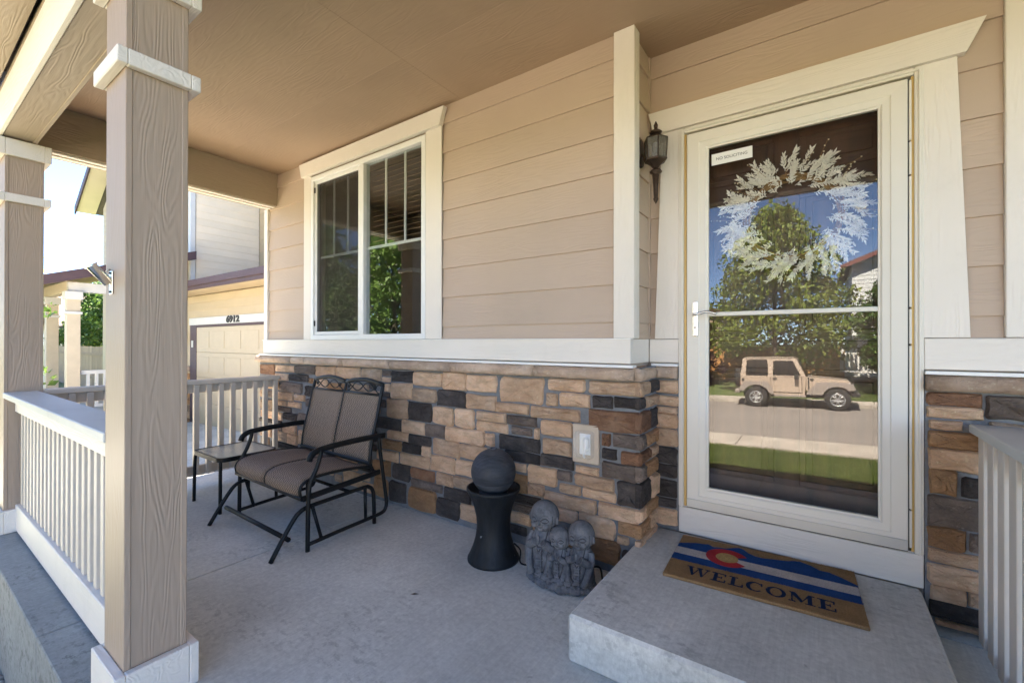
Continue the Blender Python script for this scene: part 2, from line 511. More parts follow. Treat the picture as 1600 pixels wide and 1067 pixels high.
STONES_MAIN = """-2.734 -2.496 0.951 1.033 d;-2.488 -2.199 0.934 1.033 c;-2.185 -1.978 0.924 1.040 c;-2.742 -2.511 0.822 0.942 c;-2.500 -2.258 0.819 0.911 p;-2.244 -1.981 0.805 0.915 d;-2.792 -2.550 0.671 0.816 c;-2.542 -2.308 0.670 0.813 d;-2.286 -2.092 0.675 0.796 c;-2.076 -1.905 0.676 0.796 c;-3.023 -2.626 0.574 0.658 d;-2.617 -2.378 0.572 0.666 c;-2.370 -2.177 0.573 0.660 b;-2.167 -1.816 0.570 0.668 c;-2.779 -2.549 0.504 0.568 c;-2.849 -2.755 0.941 0.978 c;-2.810 -2.759 0.866 0.925 c;-2.827 -2.754 0.824 0.854 b;-2.538 -2.312 0.501 0.565 d;-2.608 -2.413 0.425 0.497 d;-2.409 -2.316 0.422 0.494 c;-2.285 -2.036 0.454 0.566 c;-2.032 -1.798 0.468 0.558 c;-2.638 -2.321 0.330 0.415 c;-2.307 -2.081 0.334 0.447 c;-2.069 -1.904 0.344 0.450 c;-2.725 -2.528 0.199 0.325 d;-2.518 -2.275 0.246 0.322 r;-2.253 -2.098 0.244 0.327 c;-2.085 -1.873 0.255 0.330 p;-2.513 -2.200 0.181 0.240 b;-2.756 -2.572 0.031 0.185 d;-2.537 -2.254 0.025 0.177 o;-2.178 -1.935 0.162 0.240 d;-2.251 -2.039 0.026 0.158 d;-2.027 -1.834 0.048 0.156 c;-2.832 -2.628 0.419 0.493 o;-2.898 -2.663 0.329 0.406 c;-2.810 -2.751 0.206 0.325 o;-2.953 -2.821 0.181 0.309 o;-2.941 -2.788 0.029 0.177 o;-1.969 -1.722 0.925 1.033 c;-1.975 -1.722 0.808 0.905 c;-1.693 -1.367 0.879 1.036 c;-1.335 -1.096 0.970 1.040 c;-1.349 -1.274 0.876 0.951 c;-1.718 -1.472 0.808 0.869 c;-1.456 -1.125 0.798 0.866 c;-1.880 -1.645 0.741 0.797 c;-1.631 -1.417 0.738 0.795 b;-1.886 -1.631 0.671 0.734 c;-1.600 -1.451 0.679 0.728 b;-1.425 -1.397 0.668 0.732 c;-1.384 -1.175 0.704 0.787 c;-1.804 -1.736 0.579 0.659 c;-1.698 -1.395 0.577 0.665 d;-1.656 -1.395 0.510 0.573 d;-1.371 -1.181 0.592 0.678 c;-1.386 -1.164 0.516 0.587 d;-1.586 -1.495 0.450 0.499 c;-1.634 -1.486 0.318 0.435 o;-1.482 -1.275 0.397 0.506 c;-1.272 -1.178 0.451 0.508 b;-1.472 -1.361 0.326 0.393 c;-1.627 -1.388 0.257 0.312 d;-1.592 -1.439 0.202 0.249 b;-1.606 -1.459 0.124 0.193 c;-1.620 -1.491 0.057 0.110 d;-1.357 -1.027 0.295 0.371 c;-1.260 -1.122 0.378 0.430 c;-1.159 -0.922 0.440 0.507 c;-1.152 -1.013 0.512 0.555 c;-1.110 -0.915 0.382 0.435 c;-1.012 -0.789 0.298 0.373 c;-0.905 -0.794 0.377 0.508 d;-0.991 -0.797 0.512 0.600 b;-0.902 -0.789 0.223 0.294 o;-1.129 -0.919 0.176 0.291 c;-1.316 -1.140 0.209 0.286 c;-1.114 -0.888 0.046 0.170 o;-0.902 -0.842 0.174 0.213 c;-1.257 -1.066 0.885 0.958 c;-1.072 -0.768 0.965 1.040 c;-1.047 -0.931 0.893 0.957 d;-0.921 -0.780 0.900 0.958 d;-1.074 -0.773 0.771 0.881 r;-0.991 -0.946 0.687 0.753 r;-0.926 -0.773 0.689 0.760 b;-0.993 -0.908 0.616 0.672 d;-0.880 -0.778 0.603 0.672 r;-4.794 -4.511 0.927 1.028 r;-4.485 -4.134 0.963 1.025 c;-4.126 -3.777 0.960 1.031 b;-4.493 -4.247 0.877 0.943 c;-4.238 -3.901 0.883 0.947 d;-4.803 -4.654 0.775 0.850 b;-4.635 -4.423 0.783 0.855 c;-4.406 -4.007 0.768 0.863 b;-4.793 -4.690 0.687 0.765 c;-4.681 -4.474 0.698 0.762 b;-4.466 -4.156 0.687 0.761 c;-4.132 -3.961 0.698 0.757 c;-4.773 -4.527 0.569 0.670 p;-4.474 -4.262 0.625 0.678 c;-4.237 -4.022 0.627 0.679 c;-4.509 -4.196 0.571 0.617 b;-4.782 -4.707 0.482 0.556 c;-4.688 -4.361 0.477 0.555 c;-4.328 -4.084 0.500 0.567 d;-4.791 -4.378 0.434 0.471 d;-4.790 -4.724 0.286 0.360 c;-4.706 -4.569 0.286 0.392 c;-4.543 -4.344 0.377 0.430 b;-4.327 -4.099 0.373 0.456 c;-4.542 -4.268 0.270 0.369 p;-4.251 -4.082 0.271 0.369 c;-4.551 -4.082 0.208 0.266 d;-3.769 -3.468 0.943 1.039 c;-3.462 -3.130 0.940 1.038 c;-3.112 -2.862 0.944 1.037 p;-2.846 -2.749 0.988 1.028 b;-3.455 -3.166 0.179 0.291 c;-3.777 -3.508 0.452 0.565 c;-3.780 -3.503 0.289 0.402 o;-3.497 -3.232 0.596 0.727 b;-4.074 -3.842 0.062 0.169 b;-3.358 -3.111 0.461 0.567 c;-4.063 -3.824 0.290 0.424 c;-3.587 -3.319 0.786 0.899 o;-1.435 -1.153 0.043 0.161 c;-3.803 -3.568 0.580 0.716 c;-3.272 -2.999 0.326 0.437 c;-4.548 -4.307 0.066 0.168 c;-4.784 -4.576 0.083 0.189 p;-3.765 -3.507 0.085 0.214 c;-3.813 -3.604 0.814 0.918 c;-4.063 -3.829 0.459 0.585 b;-3.264 -3.014 0.789 0.907 c;-3.358 -3.111 0.047 0.164 c;-4.292 -4.127 0.077 0.185 b;-3.989 -3.823 0.184 0.270 d;-1.864 -1.703 0.358 0.440 c;-1.819 -1.670 0.145 0.234 d;-3.063 -2.880 0.684 0.771 o;-3.080 -2.918 0.454 0.540 d;-3.427 -3.290 0.361 0.440 d;-3.192 -3.101 0.669 0.744 o;-3.091 -2.965 0.032 0.105 c;-3.919 -3.819 0.660 0.729 b;-1.802 -1.650 0.271 0.339 c;-2.998 -2.878 0.793 0.861 c;-3.072 -2.967 0.222 0.304 b;-1.751 -1.653 0.042 0.122 o;-3.804 -3.670 0.729 0.801 b;-4.766 -4.611 0.210 0.272 p;-3.941 -3.827 0.758 0.848 d;-1.781 -1.678 0.477 0.553 b;-0.875 -0.779 0.053 0.143 d;-3.479 -3.383 0.046 0.107 p;-3.435 -3.381 0.462 0.508 b;-2.979 -2.925 0.379 0.428 d;-3.096 -3.006 0.121 0.176 c;-3.146 -3.095 0.261 0.313 d;-3.591 -3.539 0.229 0.276 d;-1.414 -1.343 0.191 0.242 c;-3.882 -3.828 0.875 0.921 o;-2.864 -2.811 0.740 0.799 d;-2.995 -2.933 0.879 0.927 d;-3.184 -3.122 0.606 0.654 o;-3.489 -3.410 0.522 0.568 c"""
STONES_DOOR = """-0.807 -0.668 0.965 1.037 c;-0.812 -0.665 0.891 0.947 c;-0.799 -0.670 0.850 0.883 c;-0.802 -0.670 0.767 0.842 c;-0.807 -0.668 0.664 0.757 c;-0.809 -0.670 0.561 0.651 d;-0.809 -0.671 0.485 0.557 d;-0.816 -0.671 0.374 0.470 d;-0.799 -0.677 0.314 0.365 d;-0.820 -0.671 0.216 0.302 c"""
STONES_RIGHT = """0.372 0.538 0.986 1.040 r;0.372 0.542 0.936 0.981 c;0.378 0.480 0.886 0.923 c;0.375 0.544 0.810 0.876 o;0.377 0.542 0.714 0.803 c;0.379 0.464 0.611 0.711 o;0.478 0.542 0.612 0.695 d;0.551 0.681 0.945 1.040 b;0.374 0.540 0.474 0.602 b;0.374 0.490 0.379 0.470 o;0.503 0.540 0.391 0.465 b;0.374 0.540 0.320 0.374 c;0.374 0.540 0.225 0.308 c;0.383 0.490 0.159 0.219 c;0.499 0.540 0.166 0.221 c;0.379 0.540 0.089 0.152 d;0.397 0.538 0.060 0.079 c"""

# ================================================================== SETTING: ground, street, porch slab
def base_z(y):
    pts = [(-200, 0.6), (-40, 0.0), (-24, -0.55), (-17.2, -0.88), (-14.9, -0.95), (-14.1, -1.0), (-6.5, -1.0), (-5.3, -0.95), (-2.0, -0.68), (0.0, -0.50), (0.4, -0.47), (60, -0.3)]
    for (a, b), (c, d) in zip(pts, pts[1:]):
        if a <= y <= c:
            return b + (d - b) * (y - a) / (c - a)
    return pts[0][1] if y < -200 else pts[-1][1]
def gz(x, y):
    return base_z(y) + 0.022 * max(-22.0, min(10.0, x))

def sheet(name, xs, ys, dz, mat, zf=gz, thick=0.0):
    vs = [(x, y, zf(x, y) + dz) for y in ys for x in xs]
    nx = len(xs)
    fs = [(j * nx + i, j * nx + i + 1, (j + 1) * nx + i + 1, (j + 1) * nx + i) for j in range(len(ys) - 1) for i in range(nx - 1)]
    mb = MB().add(vs, fs)
    if thick:
        ring = [i for i in range(nx)] + [j * nx + nx - 1 for j in range(1, len(ys))] + [(len(ys) - 1) * nx + i for i in range(nx - 2, -1, -1)] + [j * nx for j in range(len(ys) - 2, 0, -1)]
        low = [(vs[i][0], vs[i][1], vs[i][2] - thick) for i in ring]
        k = len(ring)
        n0 = len(mb.v)
        mb.v += low
        for i in range(k):
            mb.f.append((ring[i], n0 + i, n0 + (i + 1) % k, ring[(i + 1) % k]))
            mb.m.append(0)
    return mb.build(name, mat)

m, n, p = new_mat('lawn soil and thatch')
v = coords(n, rnd=False)
c = ramp(n, noise(n, v, 3.0, 6, 0.7), [(0.3, (0.065, 0.085, 0.022)), (0.7, (0.115, 0.14, 0.04))])
c = mixc(n, 0.5, c, ramp(n, noise(n, v, 60.0, 4, 0.7), [(0.3, (0.03, 0.05, 0.012)), (0.7, (0.12, 0.17, 0.045))]))
n.links.new(c, p.inputs['Base Color'])
p.inputs['Roughness'].default_value = 0.95
bump(n, p, noise(n, v, 45.0, 4, 0.7), 0.02)
M['lawn'] = m
m, n, p = new_mat('street asphalt')
v = coords(n, rnd=False)
c = ramp(n, noise(n, v, 130.0, 3, 0.8), [(0.35, (0.15, 0.13, 0.12)), (0.65, (0.29, 0.255, 0.23))])
c = mixc(n, 1.0, c, ramp(n, noise(n, coords(n, (0.15, 0.7, 1), False), 1.0, 5, 0.6), [(0.3, 0.85), (0.7, 1.12)]), 'MULTIPLY')
n.links.new(c, p.inputs['Base Color'])
p.inputs['Roughness'].default_value = 0.9
bump(n, p, noise(n, v, 150.0, 2), 0.006)
M['asphalt'] = m

def lin(a, b, k): return [a + (b - a) * i / k for i in range(k + 1)]
gx = [-400, -200, -100, -60] + lin(-40, 20, 60) + [40, 80, 160, 400]
gy = [-400, -200, -100, -60, -40, -30] + lin(-24, 6, 60) + [10, 20, 40, 100, 400]
tag(sheet('ground', gx, gy, 0, M['lawn']), kind='structure')
rx = [-120, -80, -60] + lin(-40, 20, 30) + [40, 80, 120]
tag(sheet('road', rx, [-14.1, -12, -10, -8, -6.62], -0.09 + 0.094, M['asphalt']), kind='structure')
def kerb_z(x, y): return gz(x, -6.5) if y > -10 else gz(x, -14.1)
for nm, y0, y1 in (('sidewalk', -6.62, -5.42), ('sidewalk', -15.4, -14.1)):
    cuts = [-120, -60, -40] + lin(-20.0, 20.0, 13) + [40, 60, 120]
    root = thing(nm, None, None)
    root['kind'] = 'structure'
    for a, b in zip(cuts, cuts[1:]):
        o = sheet('pavement_slab', lin(a + 0.008, b - 0.008, 3), [y0, y1], 0.105, M['conc_walk'], kerb_z, 0.3)
        o.parent = root
# neighbour's driveway and the walk in front of the porch
tag(sheet('driveway', lin(-12.3, -7.2, 6), lin(-5.4, 4.3, 10), 0.03, M['conc'], lambda x, y: gz(x, y) + (0.06 if y > 0.4 else 0.06), 0.2), kind='structure')
tag(sheet('walkway', lin(-1.9, 2.4, 6), lin(-1.5, 0.37, 4), 0.03, M['conc'], gz, 0.2), kind='structure')

# river-rock gravel beside the porch
def gravel(name, label, n_, x0, x1, y0, y1, smin, smax, mat):
    ico = [(0, 0, -1), (0.72, -0.52, -0.44), (-0.27, -0.85, -0.44), (-0.89, 0, -0.44), (-0.27, 0.85, -0.44), (0.72, 0.52, -0.44), (0.27, -0.85, 0.44), (-0.72, -0.52, 0.44), (-0.72, 0.52, 0.44), (0.27, 0.85, 0.44), (0.89, 0, 0.44), (0, 0, 1)]
    tri = [(0, 1, 2), (1, 0, 5), (0, 2, 3), (0, 3, 4), (0, 4, 5), (1, 5, 10), (2, 1, 6), (3, 2, 7), (4, 3, 8), (5, 4, 9), (1, 10, 6), (2, 6, 7), (3, 7, 8), (4, 8, 9), (5, 9, 10), (6, 10, 11), (7, 6, 11), (8, 7, 11), (9, 8, 11), (10, 9, 11)]
    I = np.array(ico)
    V, F = [], []
    for k in range(n_):
        x, y = rng.uniform(x0, x1), rng.uniform(y0, y1)
        s = rng.uniform(smin, smax)
        q = I * (s * rng.uniform(0.75, 1.3, 3)) * (1 + rng.uniform(-0.15, 0.15, (12, 1)))
        a = rng.uniform(0, 6.28)
        q = q @ np.array([[math.cos(a), -math.sin(a), 0], [math.sin(a), math.cos(a), 0], [0, 0, 0.7]])
        q += (x, y, gz(x, y) + s * 0.3 + rng.uniform(0, 0.02))
        V.append(q)
        F.append(np.array(tri) + 12 * k)
    me = bpy.data.meshes.new(name)
    me.from_pydata(np.concatenate(V).tolist(), [], np.concatenate(F).tolist())
    o = link_mesh(name, me, mat, None, True)
    return tag(o, label, 'gravel', kind='stuff')
M['gravel'] = plain('river rock', (0.36, 0.32, 0.28), 0.8, 0, 9, 0.55, 40, 0.002)
gravel('gravel', 'sunlit river rock gravel between the porch and the driveway', 5200, -7.2, -4.83, -0.5, 4.6, 0.018, 0.05, M['gravel'])
gravel('gravel', 'dark gravel strip below the porch slab edge', 900, -4.8, -2.0, 0.0, 0.38, 0.012, 0.03, M['gravel'])

pf = thing('porch_floor', None, None)
pf['kind'] = 'structure'
for a, b in ((-4.80, -2.735), (-2.725, -0.45), (-0.44, 2.4)):
    MB().box(a, b, 0.612, 2.345 if b < -0.5 else 2.66, -0.75, 0.0, 0.003).build('concrete_slab', M['conc'], pf)
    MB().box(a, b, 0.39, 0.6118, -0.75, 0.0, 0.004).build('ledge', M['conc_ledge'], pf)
es = thing('entry_step', 'single poured concrete step in front of the storm door', 'step')
MB().box(-0.82, 0.353, 1.555, 2.60, 0.001, 0.187, 0.012).build('step_block', M['conc_step'], es)

# ================================================================== HOUSE WALLS
LINES = [1.363 + 0.2058 * k for k in range(8)]
def bands(z0, z1):
    cs = [z0] + [z for z in LINES if z0 + 0.02 < z < z1 - 0.02] + [z1]
    return list(zip(cs, cs[1:]))
def lap_x(parent, x0, x1, yp, z0, z1, taper=None):
    """lap siding boards facing -Y"""
    for a, b in bands(z0, z1):
        if taper is None: xa0, xb0, xa1, xb1 = x0, x1, x0, x1
        else: xa0, xb0, xa1, xb1 = taper(a, b)
        yb, yt = yp - 0.0125 - 0.004, yp - 0.003
        vs = [(xa0, yb, a + 0.001), (xb0, yb, a + 0.001), (xb1, yt, b + 0.012), (xa1, yt, b + 0.012),
              (xa0, yp + 0.008, a + 0.001), (xb0, yp + 0.008, a + 0.001), (xb1, yp + 0.008, b + 0.012), (xa1, yp + 0.008, b + 0.012)]
        fs = [(0, 1, 2, 3), (5, 4, 7, 6), (4, 5, 1, 0), (3, 2, 6, 7), (4, 0, 3, 7), (1, 5, 6, 2)]
        MB().add(vs, fs).build('siding_board', M['siding_x'], parent)
def lap_y(parent, y0, y1, xp, sgn, z0, z1, mat=None):
    for a, b in bands(z0, z1):
        xb, xt = xp + sgn * 0.016, xp + sgn * 0.003
        vs = [(xb, y0, a + 0.001), (xb, y1, a + 0.001), (xt, y1, b + 0.012), (xt, y0, b + 0.012),
              (xp - sgn * 0.008, y0, a + 0.001), (xp - sgn * 0.008, y1, a + 0.001), (xp - sgn * 0.008, y1, b + 0.012), (xp - sgn * 0.008, y0, b + 0.012)]
        fs = [(0, 1, 2, 3), (5, 4, 7, 6), (4, 5, 1, 0), (3, 2, 6, 7), (4, 0, 3, 7), (1, 5, 6, 2)]
        if sgn < 0: fs = [f[::-1] for f in fs]
        MB().add(vs, fs).build('siding_board', mat or M['siding_y'], parent)

def stone_mesh(w_, h_, d, seed):
    """rough veneer stone, front towards -Y, centred, back at y=0"""
    r = random.Random(seed)
    c = min(w_, h_) * r.uniform(0.07, 0.17)
    hw, hh = w_ / 2, h_ / 2
    j = min(w_, h_) * 0.06
    def J(): return r.uniform(-j, j)
    out = []
    for sx, sz in ((1, -1), (1, 1), (-1, 1), (-1, -1)):
        cc = c * r.uniform(0.35, 1.6)
        a = (sx * (hw - cc), sz * hh)
        b = (sx * hw, sz * (hh - cc))
        mid = (sx * (hw - cc * 0.3), sz * (hh - cc * 0.3))
        seq = [a, mid, b] if sx * sz < 0 else [b, mid, a]
        out += seq
    # mid-edge points give wavy sides
    pts = []
    for i, q in enumerate(out):
        pts.append((q[0] + J() * 0.6, q[1] + J() * 0.6))
        if i % 3 == 2:
            q2 = out[(i + 1) % 12]
            pts.append(((q[0] + q2[0]) / 2 + J(), (q[1] + q2[1]) / 2 + J()))
    k = len(pts)
    ins = min(0.006, min(w_, h_) * 0.10)
    def sc_(q, t):
        return (q[0] * (1 - t / max(hw, 0.02)), q[1] * (1 - t / max(hh, 0.02)))
    vs = [(q[0], 0.0, q[1]) for q in pts]
    vs += [(q[0], -d * 0.62, q[1]) for q in pts]
    for q in pts:
        q = sc_(q, ins)
        vs.append((q[0], -d * r.uniform(0.88, 1.06), q[1]))
    for q in pts:
        t_ = r.uniform(0.35, 0.62)
        vs.append((q[0] * t_, -d * r.uniform(0.86, 1.22), q[1] * t_))
    vs += [(hw * 0.2 * r.uniform(-1, 1), -d * r.uniform(0.92, 1.2), hh * 0.2 * r.uniform(-1, 1))]
    fs = []
    for a in range(3):
        for i in range(k):
            fs.append((a * k + i, a * k + (i + 1) % k, (a + 1) * k + (i + 1) % k, (a + 1) * k + i))
    for i in range(k):
        fs.append((3 * k + i, 3 * k + (i + 1) % k, 4 * k))
    return MB().add(vs, fs)

def lay_stones(txt, parent, y, facing='-y', x=0.0):
    for i, e in enumerate(txt.split(';')):
        a, b, c, d, col = e.split()
        a, b, c, d = float(a), float(b), float(c), float(d)
        dep = random.uniform(0.030, 0.042)
        mb = stone_mesh(b - a + 0.003, d - c + 0.003, dep, hash((round(a * 1000), round(c * 1000))) & 0xffff)
        o = mb.build('stone', M['st_' + col], parent)
        if facing == '-y':
            o.location = ((a + b) / 2, y, (c + d) / 2)
        else:
            o.location = (x, (a + b) / 2, (c + d) / 2)
            o.rotation_euler = (0, 0, math.pi / 2)

YM, YD = 2.32, 2.63
# ---- window wall
ww = thing('window_wall', 'tan lap siding wall with a window above a stone veneer base', 'wall', (0, 0, 0))
mb = MB()
mb.box(-4.70, -3.87, YM + 0.002, YM + 0.12, 1.10, 2.95)
mb.box(-2.36, -0.845, YM + 0.002, YM + 0.12, 1.10, 2.95)
mb.box(-3.87, -2.36, YM + 0.002, YM + 0.12, 2.775, 2.95)
mb.box(-3.87, -2.36, YM + 0.002, YM + 0.12, 1.10, 1.27)
mb.box(-0.965, -0.845, YM + 0.12, YD - 0.002, 1.10, 2.95)
mb.build('sheathing', M['siding_x'], ww)
lap_x(ww, -4.665, -3.985, YM, 1.272, 2.935)
lap_x(ww, -2.215, -0.925, YM, 1.272, 2.935)
MB().prism([(-3.985, 2.912), (-2.215, 2.912), (-2.215, 2.936), (-3.985, 2.936)], 'y', YM - 0.006, YM + 0.002).build('siding_board', M['siding_x'], ww)
lap_y(ww, YM + 0.05, YD - 0.02, -0.845, 1, 1.272, 2.935)
MB().box(-4.735, -4.665, YM - 0.028, YM + 0.03, 1.272, 2.62, 0.003).build('corner_board', M['trim_z'], ww)
MB().box(-0.928, -0.812, YM - 0.030, YM + 0.0, 1.274, 2.937, 0.003).box(-0.843, -0.812, YM + 0.0005, YM + 0.052, 1.274, 2.937, 0.003).build('corner_board', M['trim_z'], ww)
MB().box(-0.846, -0.828, YD - 0.032, YD - 0.012, 1.274, 2.93, 0.002).build('corner_strip', M['siding_y'], ww)
# cream band with drip flashing
MB().box(-4.74, -0.832, YM - 0.032, YM + 0.0, 1.138, 1.272, 0.003).build('band_board', M['trim_x'], ww)
MB().box(-0.846, -0.832, YM + 0.0005, YD - 0.034, 1.138, 1.272, 0.002).build('band_board', M['trim_y'], ww)
MB().box(-4.745, -0.826, YM - 0.040, YM - 0.002, 1.270, 1.2745).box(-4.77, -0.81, YM - 0.060, YM - 0.002, 1.118, 1.132).build('drip_flashing', M['vinyl'], ww)
# stone base
MB().box(-4.82, -0.785, 2.296, 2.342, 0.002, 1.117).box(-0.97, -0.785, 2.342, 2.61, 0.002, 1.117).build('mortar_bed', M['mortar'], ww)
lay_stones(STONES_MAIN, ww, 2.3135)
txt = []
corner = []
for e in STONES_MAIN.split(';'):
    q = e.split()
    if float(q[1]) > -0.815: corner.append((float(q[2]), float(q[3]), q[4]))
corner.sort()
zz, rows_ = 0.03, []
for (a, b, c) in corner:
    a = max(a, zz + 0.008)
    if a - zz > 0.05: rows_.append((zz, a - 0.012, 'c'))
    if b - a > 0.03: rows_.append((a, b, c)); zz = b + 0.008
for i, (a, b, c) in enumerate(rows_):
    s = 2.37 if i % 2 else 2.45
    txt.append('%.3f %.3f %.3f %.3f %s' % (2.277, s - .006, a, b, c))
    txt.append('%.3f %.3f %.3f %.3f %s' % (s + .006, 2.575, a, b, random.choice('cbcod')))
lay_stones(';'.join(txt), ww, 0, '+x', -0.8015)
def cap_piece(parent, x0, x1, yf, yb, z0=1.050, z1=1.116, seed=0):
    r = random.Random(seed)
    mb = MB()
    k = 7
    prof = [(yb, z0), (yf + 0.006, z0), (yf - 0.002, z0 + 0.012), (yf - 0.006, z0 + 0.035), (yf, z1 - 0.014), (yf + 0.018, z1 - 0.002), (yb, z1 + 0.004)]
    vs = []
    for i in range(k + 1):
        x = x0 + (x1 - x0) * i / k
        for q, (y, z) in enumerate(prof):
            jy = r.uniform(-0.0035, 0.0035) if 0 < q < 6 else 0
            vs.append((x, y + jy, z + (r.uniform(-0.0025, 0.0025) if 0 < q < 6 else 0)))
    m_ = len(prof)
    fs = [(i * m_ + q, (i + 1) * m_ + q, (i + 1) * m_ + (q + 1) % m_, i * m_ + (q + 1) % m_) for i in range(k) for q in range(m_)]
    fs = [f[::-1] for f in fs]
    fs += [tuple(range(m_))[::-1], tuple(k * m_ + q for q in range(m_))]
    mb.add(vs, fs)
    return mb.build('cap_stone', M['cap'], parent, True)
cx = [-4.83, -4.14, -3.90, -3.32, -2.72, -2.09, -1.415, -0.80]
for i, (a, b) in enumerate(zip(cx, cx[1:])):
    cap_piece(ww, a + 0.004, b - 0.004, 2.248, 2.2955, seed=i)
mbr = cap_piece(ww, -0.145, 0.115, -0.045, 0.0295, seed=31)
mbr.location = (-0.815, 2.425, 0)
mbr.rotation_euler = (0, 0, math.pi / 2)

# ---- window
M['screen'] = None
m, n, p = new_mat('insect screen')
n.nodes.remove(p)
tr = nd(n, 'ShaderNodeBsdfTransparent')
df = nd(n, 'ShaderNodeBsdfDiffuse')
df.inputs[0].default_value = (0.07, 0.062, 0.055, 1)
mx = nd(n, 'ShaderNodeMixShader')
mx.inputs[0].default_value = 0.3
n.links.new(tr.outputs[0], mx.inputs[1]); n.links.new(df.outputs[0], mx.inputs[2])
n.links.new(mx.outputs[0], n.nodes['Material Output'].inputs[0])
M['screen'] = m
def frame(mb, x0, x1, y0, y1, z0, z1, t, c=0.003):
    mb.box(x0, x1, y0, y1, z1 - t, z1, c).box(x0, x1, y0, y1, z0, z0 + t, c)
    mb.box(x0, x0 + t, y0 + 0.0004, y1 - 0.0004, z0 + t, z1 - t, c).box(x1 - t, x1, y0 + 0.0004, y1 - 0.0004, z0 + t, z1 - t, c)
    return mb
wn = frame(MB(), -3.868, -2.375, 2.288, 2.36, 1.276, 2.772, 0.042).box(-3.155, -3.098, 2.292, 2.358, 1.318, 2.73, 0.003).build('window', M['vinyl'], ww)
frame(MB(), -3.824, -3.158, 2.305, 2.33, 1.32, 2.728, 0.028).build('sash', M['vinyl'], wn)
MB().box(-3.797, -3.186, 2.335, 2.340, 1.348, 2.70).build('pane', M['glass'], wn)
MB().box(-3.097, -2.418, 2.325, 2.330, 1.319, 2.729).build('pane', M['glass'], wn)
MB().box(-3.796, -3.187, 2.3125, 2.3135, 1.349, 2.699).build('screen', M['screen'], wn)
for (a, b, y) in ((-3.797, -3.186, 2.347), (-3.097, -2.418, 2.337)):
    zt = 2.70 if a < -3.5 else 2.728
    MB().box(a, b, y, y + 0.008, 2.020, 2.042).build('muntin', M['vinyl'], wn)
    for k in (1, 2):
        x = a + (b - a) * k / 3
        MB().box(x - 0.009, x + 0.009, y - 0.0006, y + 0.0086, 2.0425, zt).build('muntin', M['vinyl'], wn)
for z in (1.40, 2.62):
    MB().box(-3.826, -3.812, 2.296, 2.3045, z, z + 0.05, 0.002).build('screen_latch', M['black_metal'], wn)
M['blind'] = plain('wood blind slat', (0.26, 0.16, 0.09), 0.5)
for k in range(17):
    z = 2.725 - k * 0.042
    MB().add([(-3.09, 2.385, z), (-2.42, 2.385, z), (-2.42, 2.425, z + 0.018), (-3.09, 2.425, z + 0.018), (-3.09, 2.385, z - 0.003), (-2.42, 2.385, z - 0.003), (-2.42, 2.425, z + 0.015), (-3.09, 2.425, z + 0.015)],
             [(0, 1, 2, 3), (7, 6, 5, 4), (4, 5, 1, 0), (3, 2, 6, 7), (4, 0, 3, 7), (1, 5, 6, 2)]).build('blind_slat', M['blind'], wn)
# window trim
MB().box(-3.985, -3.869, YM - 0.030, YM - 0.0166, 1.2755, 2.789, 0.003).build('window_trim', M['trim_z'], ww)
MB().box(-2.374, -2.214, YM - 0.030, YM - 0.0166, 1.2755, 2.789, 0.003).build('window_trim', M['trim_z'], ww)
MB().prism([(-4.0, 2.790), (-2.215, 2.790), (-2.172, 2.912), (-4.03, 2.912)], 'y', YM - 0.052, YM - 0.0166).build('window_head', M['trim_x'], ww)
# room behind the window
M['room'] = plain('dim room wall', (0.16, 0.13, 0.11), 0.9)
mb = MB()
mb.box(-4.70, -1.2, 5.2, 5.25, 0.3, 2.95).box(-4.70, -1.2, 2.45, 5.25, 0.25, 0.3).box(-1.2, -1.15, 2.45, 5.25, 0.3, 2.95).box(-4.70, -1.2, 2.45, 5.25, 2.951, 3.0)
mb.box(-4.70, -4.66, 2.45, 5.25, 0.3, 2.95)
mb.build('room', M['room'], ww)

# ---- entry wall
ew = thing('entry_wall', 'recessed tan siding wall with cream casing around the front door', 'wall')
mb = MB()
mb.box(-0.846, -0.665, YD + 0.002, YD + 0.16, 0.002, 2.95).box(0.365, 2.4, YD + 0.002, YD + 0.16, 0.002, 2.95).box(-0.665, 0.365, YD + 0.002, YD + 0.16, 2.45, 2.95).box(-0.665, 0.365, YD + 0.002, YD + 0.16, 0.002, 0.33)
mb.build('sheathing', M['siding_x'], ew)
lap_x(ew, -0.828, -0.74, YD, 1.272, 2.582)
lap_x(ew, 0.44, 0.606, YD, 1.272, 2.582)
lap_x(ew, -0.828, 0.606, YD, 2.582, 2.935)
lap_x(ew, 0.722, 2.4, YD, 1.272, 2.935)
MB().box(0.607, 0.721, YD - 0.032, YD - 0.0005, 1.2745, 2.937, 0.003).build('corner_board', M['trim_z'], ew)
# door casing, wider towards the floor
MB().prism([(-0.797, 1.275), (-0.663, 1.275), (-0.663, 2.456), (-0.757, 2.456)], 'y', YD - 0.034, YD - 0.0166).build('door_casing', M['trim_z'], ew)
MB().prism([(0.363, 1.275), (0.506, 1.275), (0.467, 2.456), (0.363, 2.456)], 'y', YD - 0.034, YD - 0.0166).build('door_casing', M['trim_z'], ew)
MB().prism([(-0.800, 2.457), (0.492, 2.457), (0.550, 2.582), (-0.828, 2.582)], 'y', YD - 0.056, YD - 0.0166).build('door_head', M['trim_x'], ew)
MB().box(-0.83, -0.664, YD - 0.034, YD - 0.0005, 1.138, 1.272, 0.003).build('band_board', M['trim_x'], ew)
MB().box(0.364, 2.4, YD - 0.034, YD - 0.0005, 1.138, 1.272, 0.003).build('band_board', M['trim_x'], ew)
MB().box(-0.81, -0.664, YD - 0.062, YD - 0.002, 1.118, 1.132).box(0.364, 2.4, YD - 0.062, YD - 0.002, 1.118, 1.132).build('drip_flashing', M['vinyl'], ew)
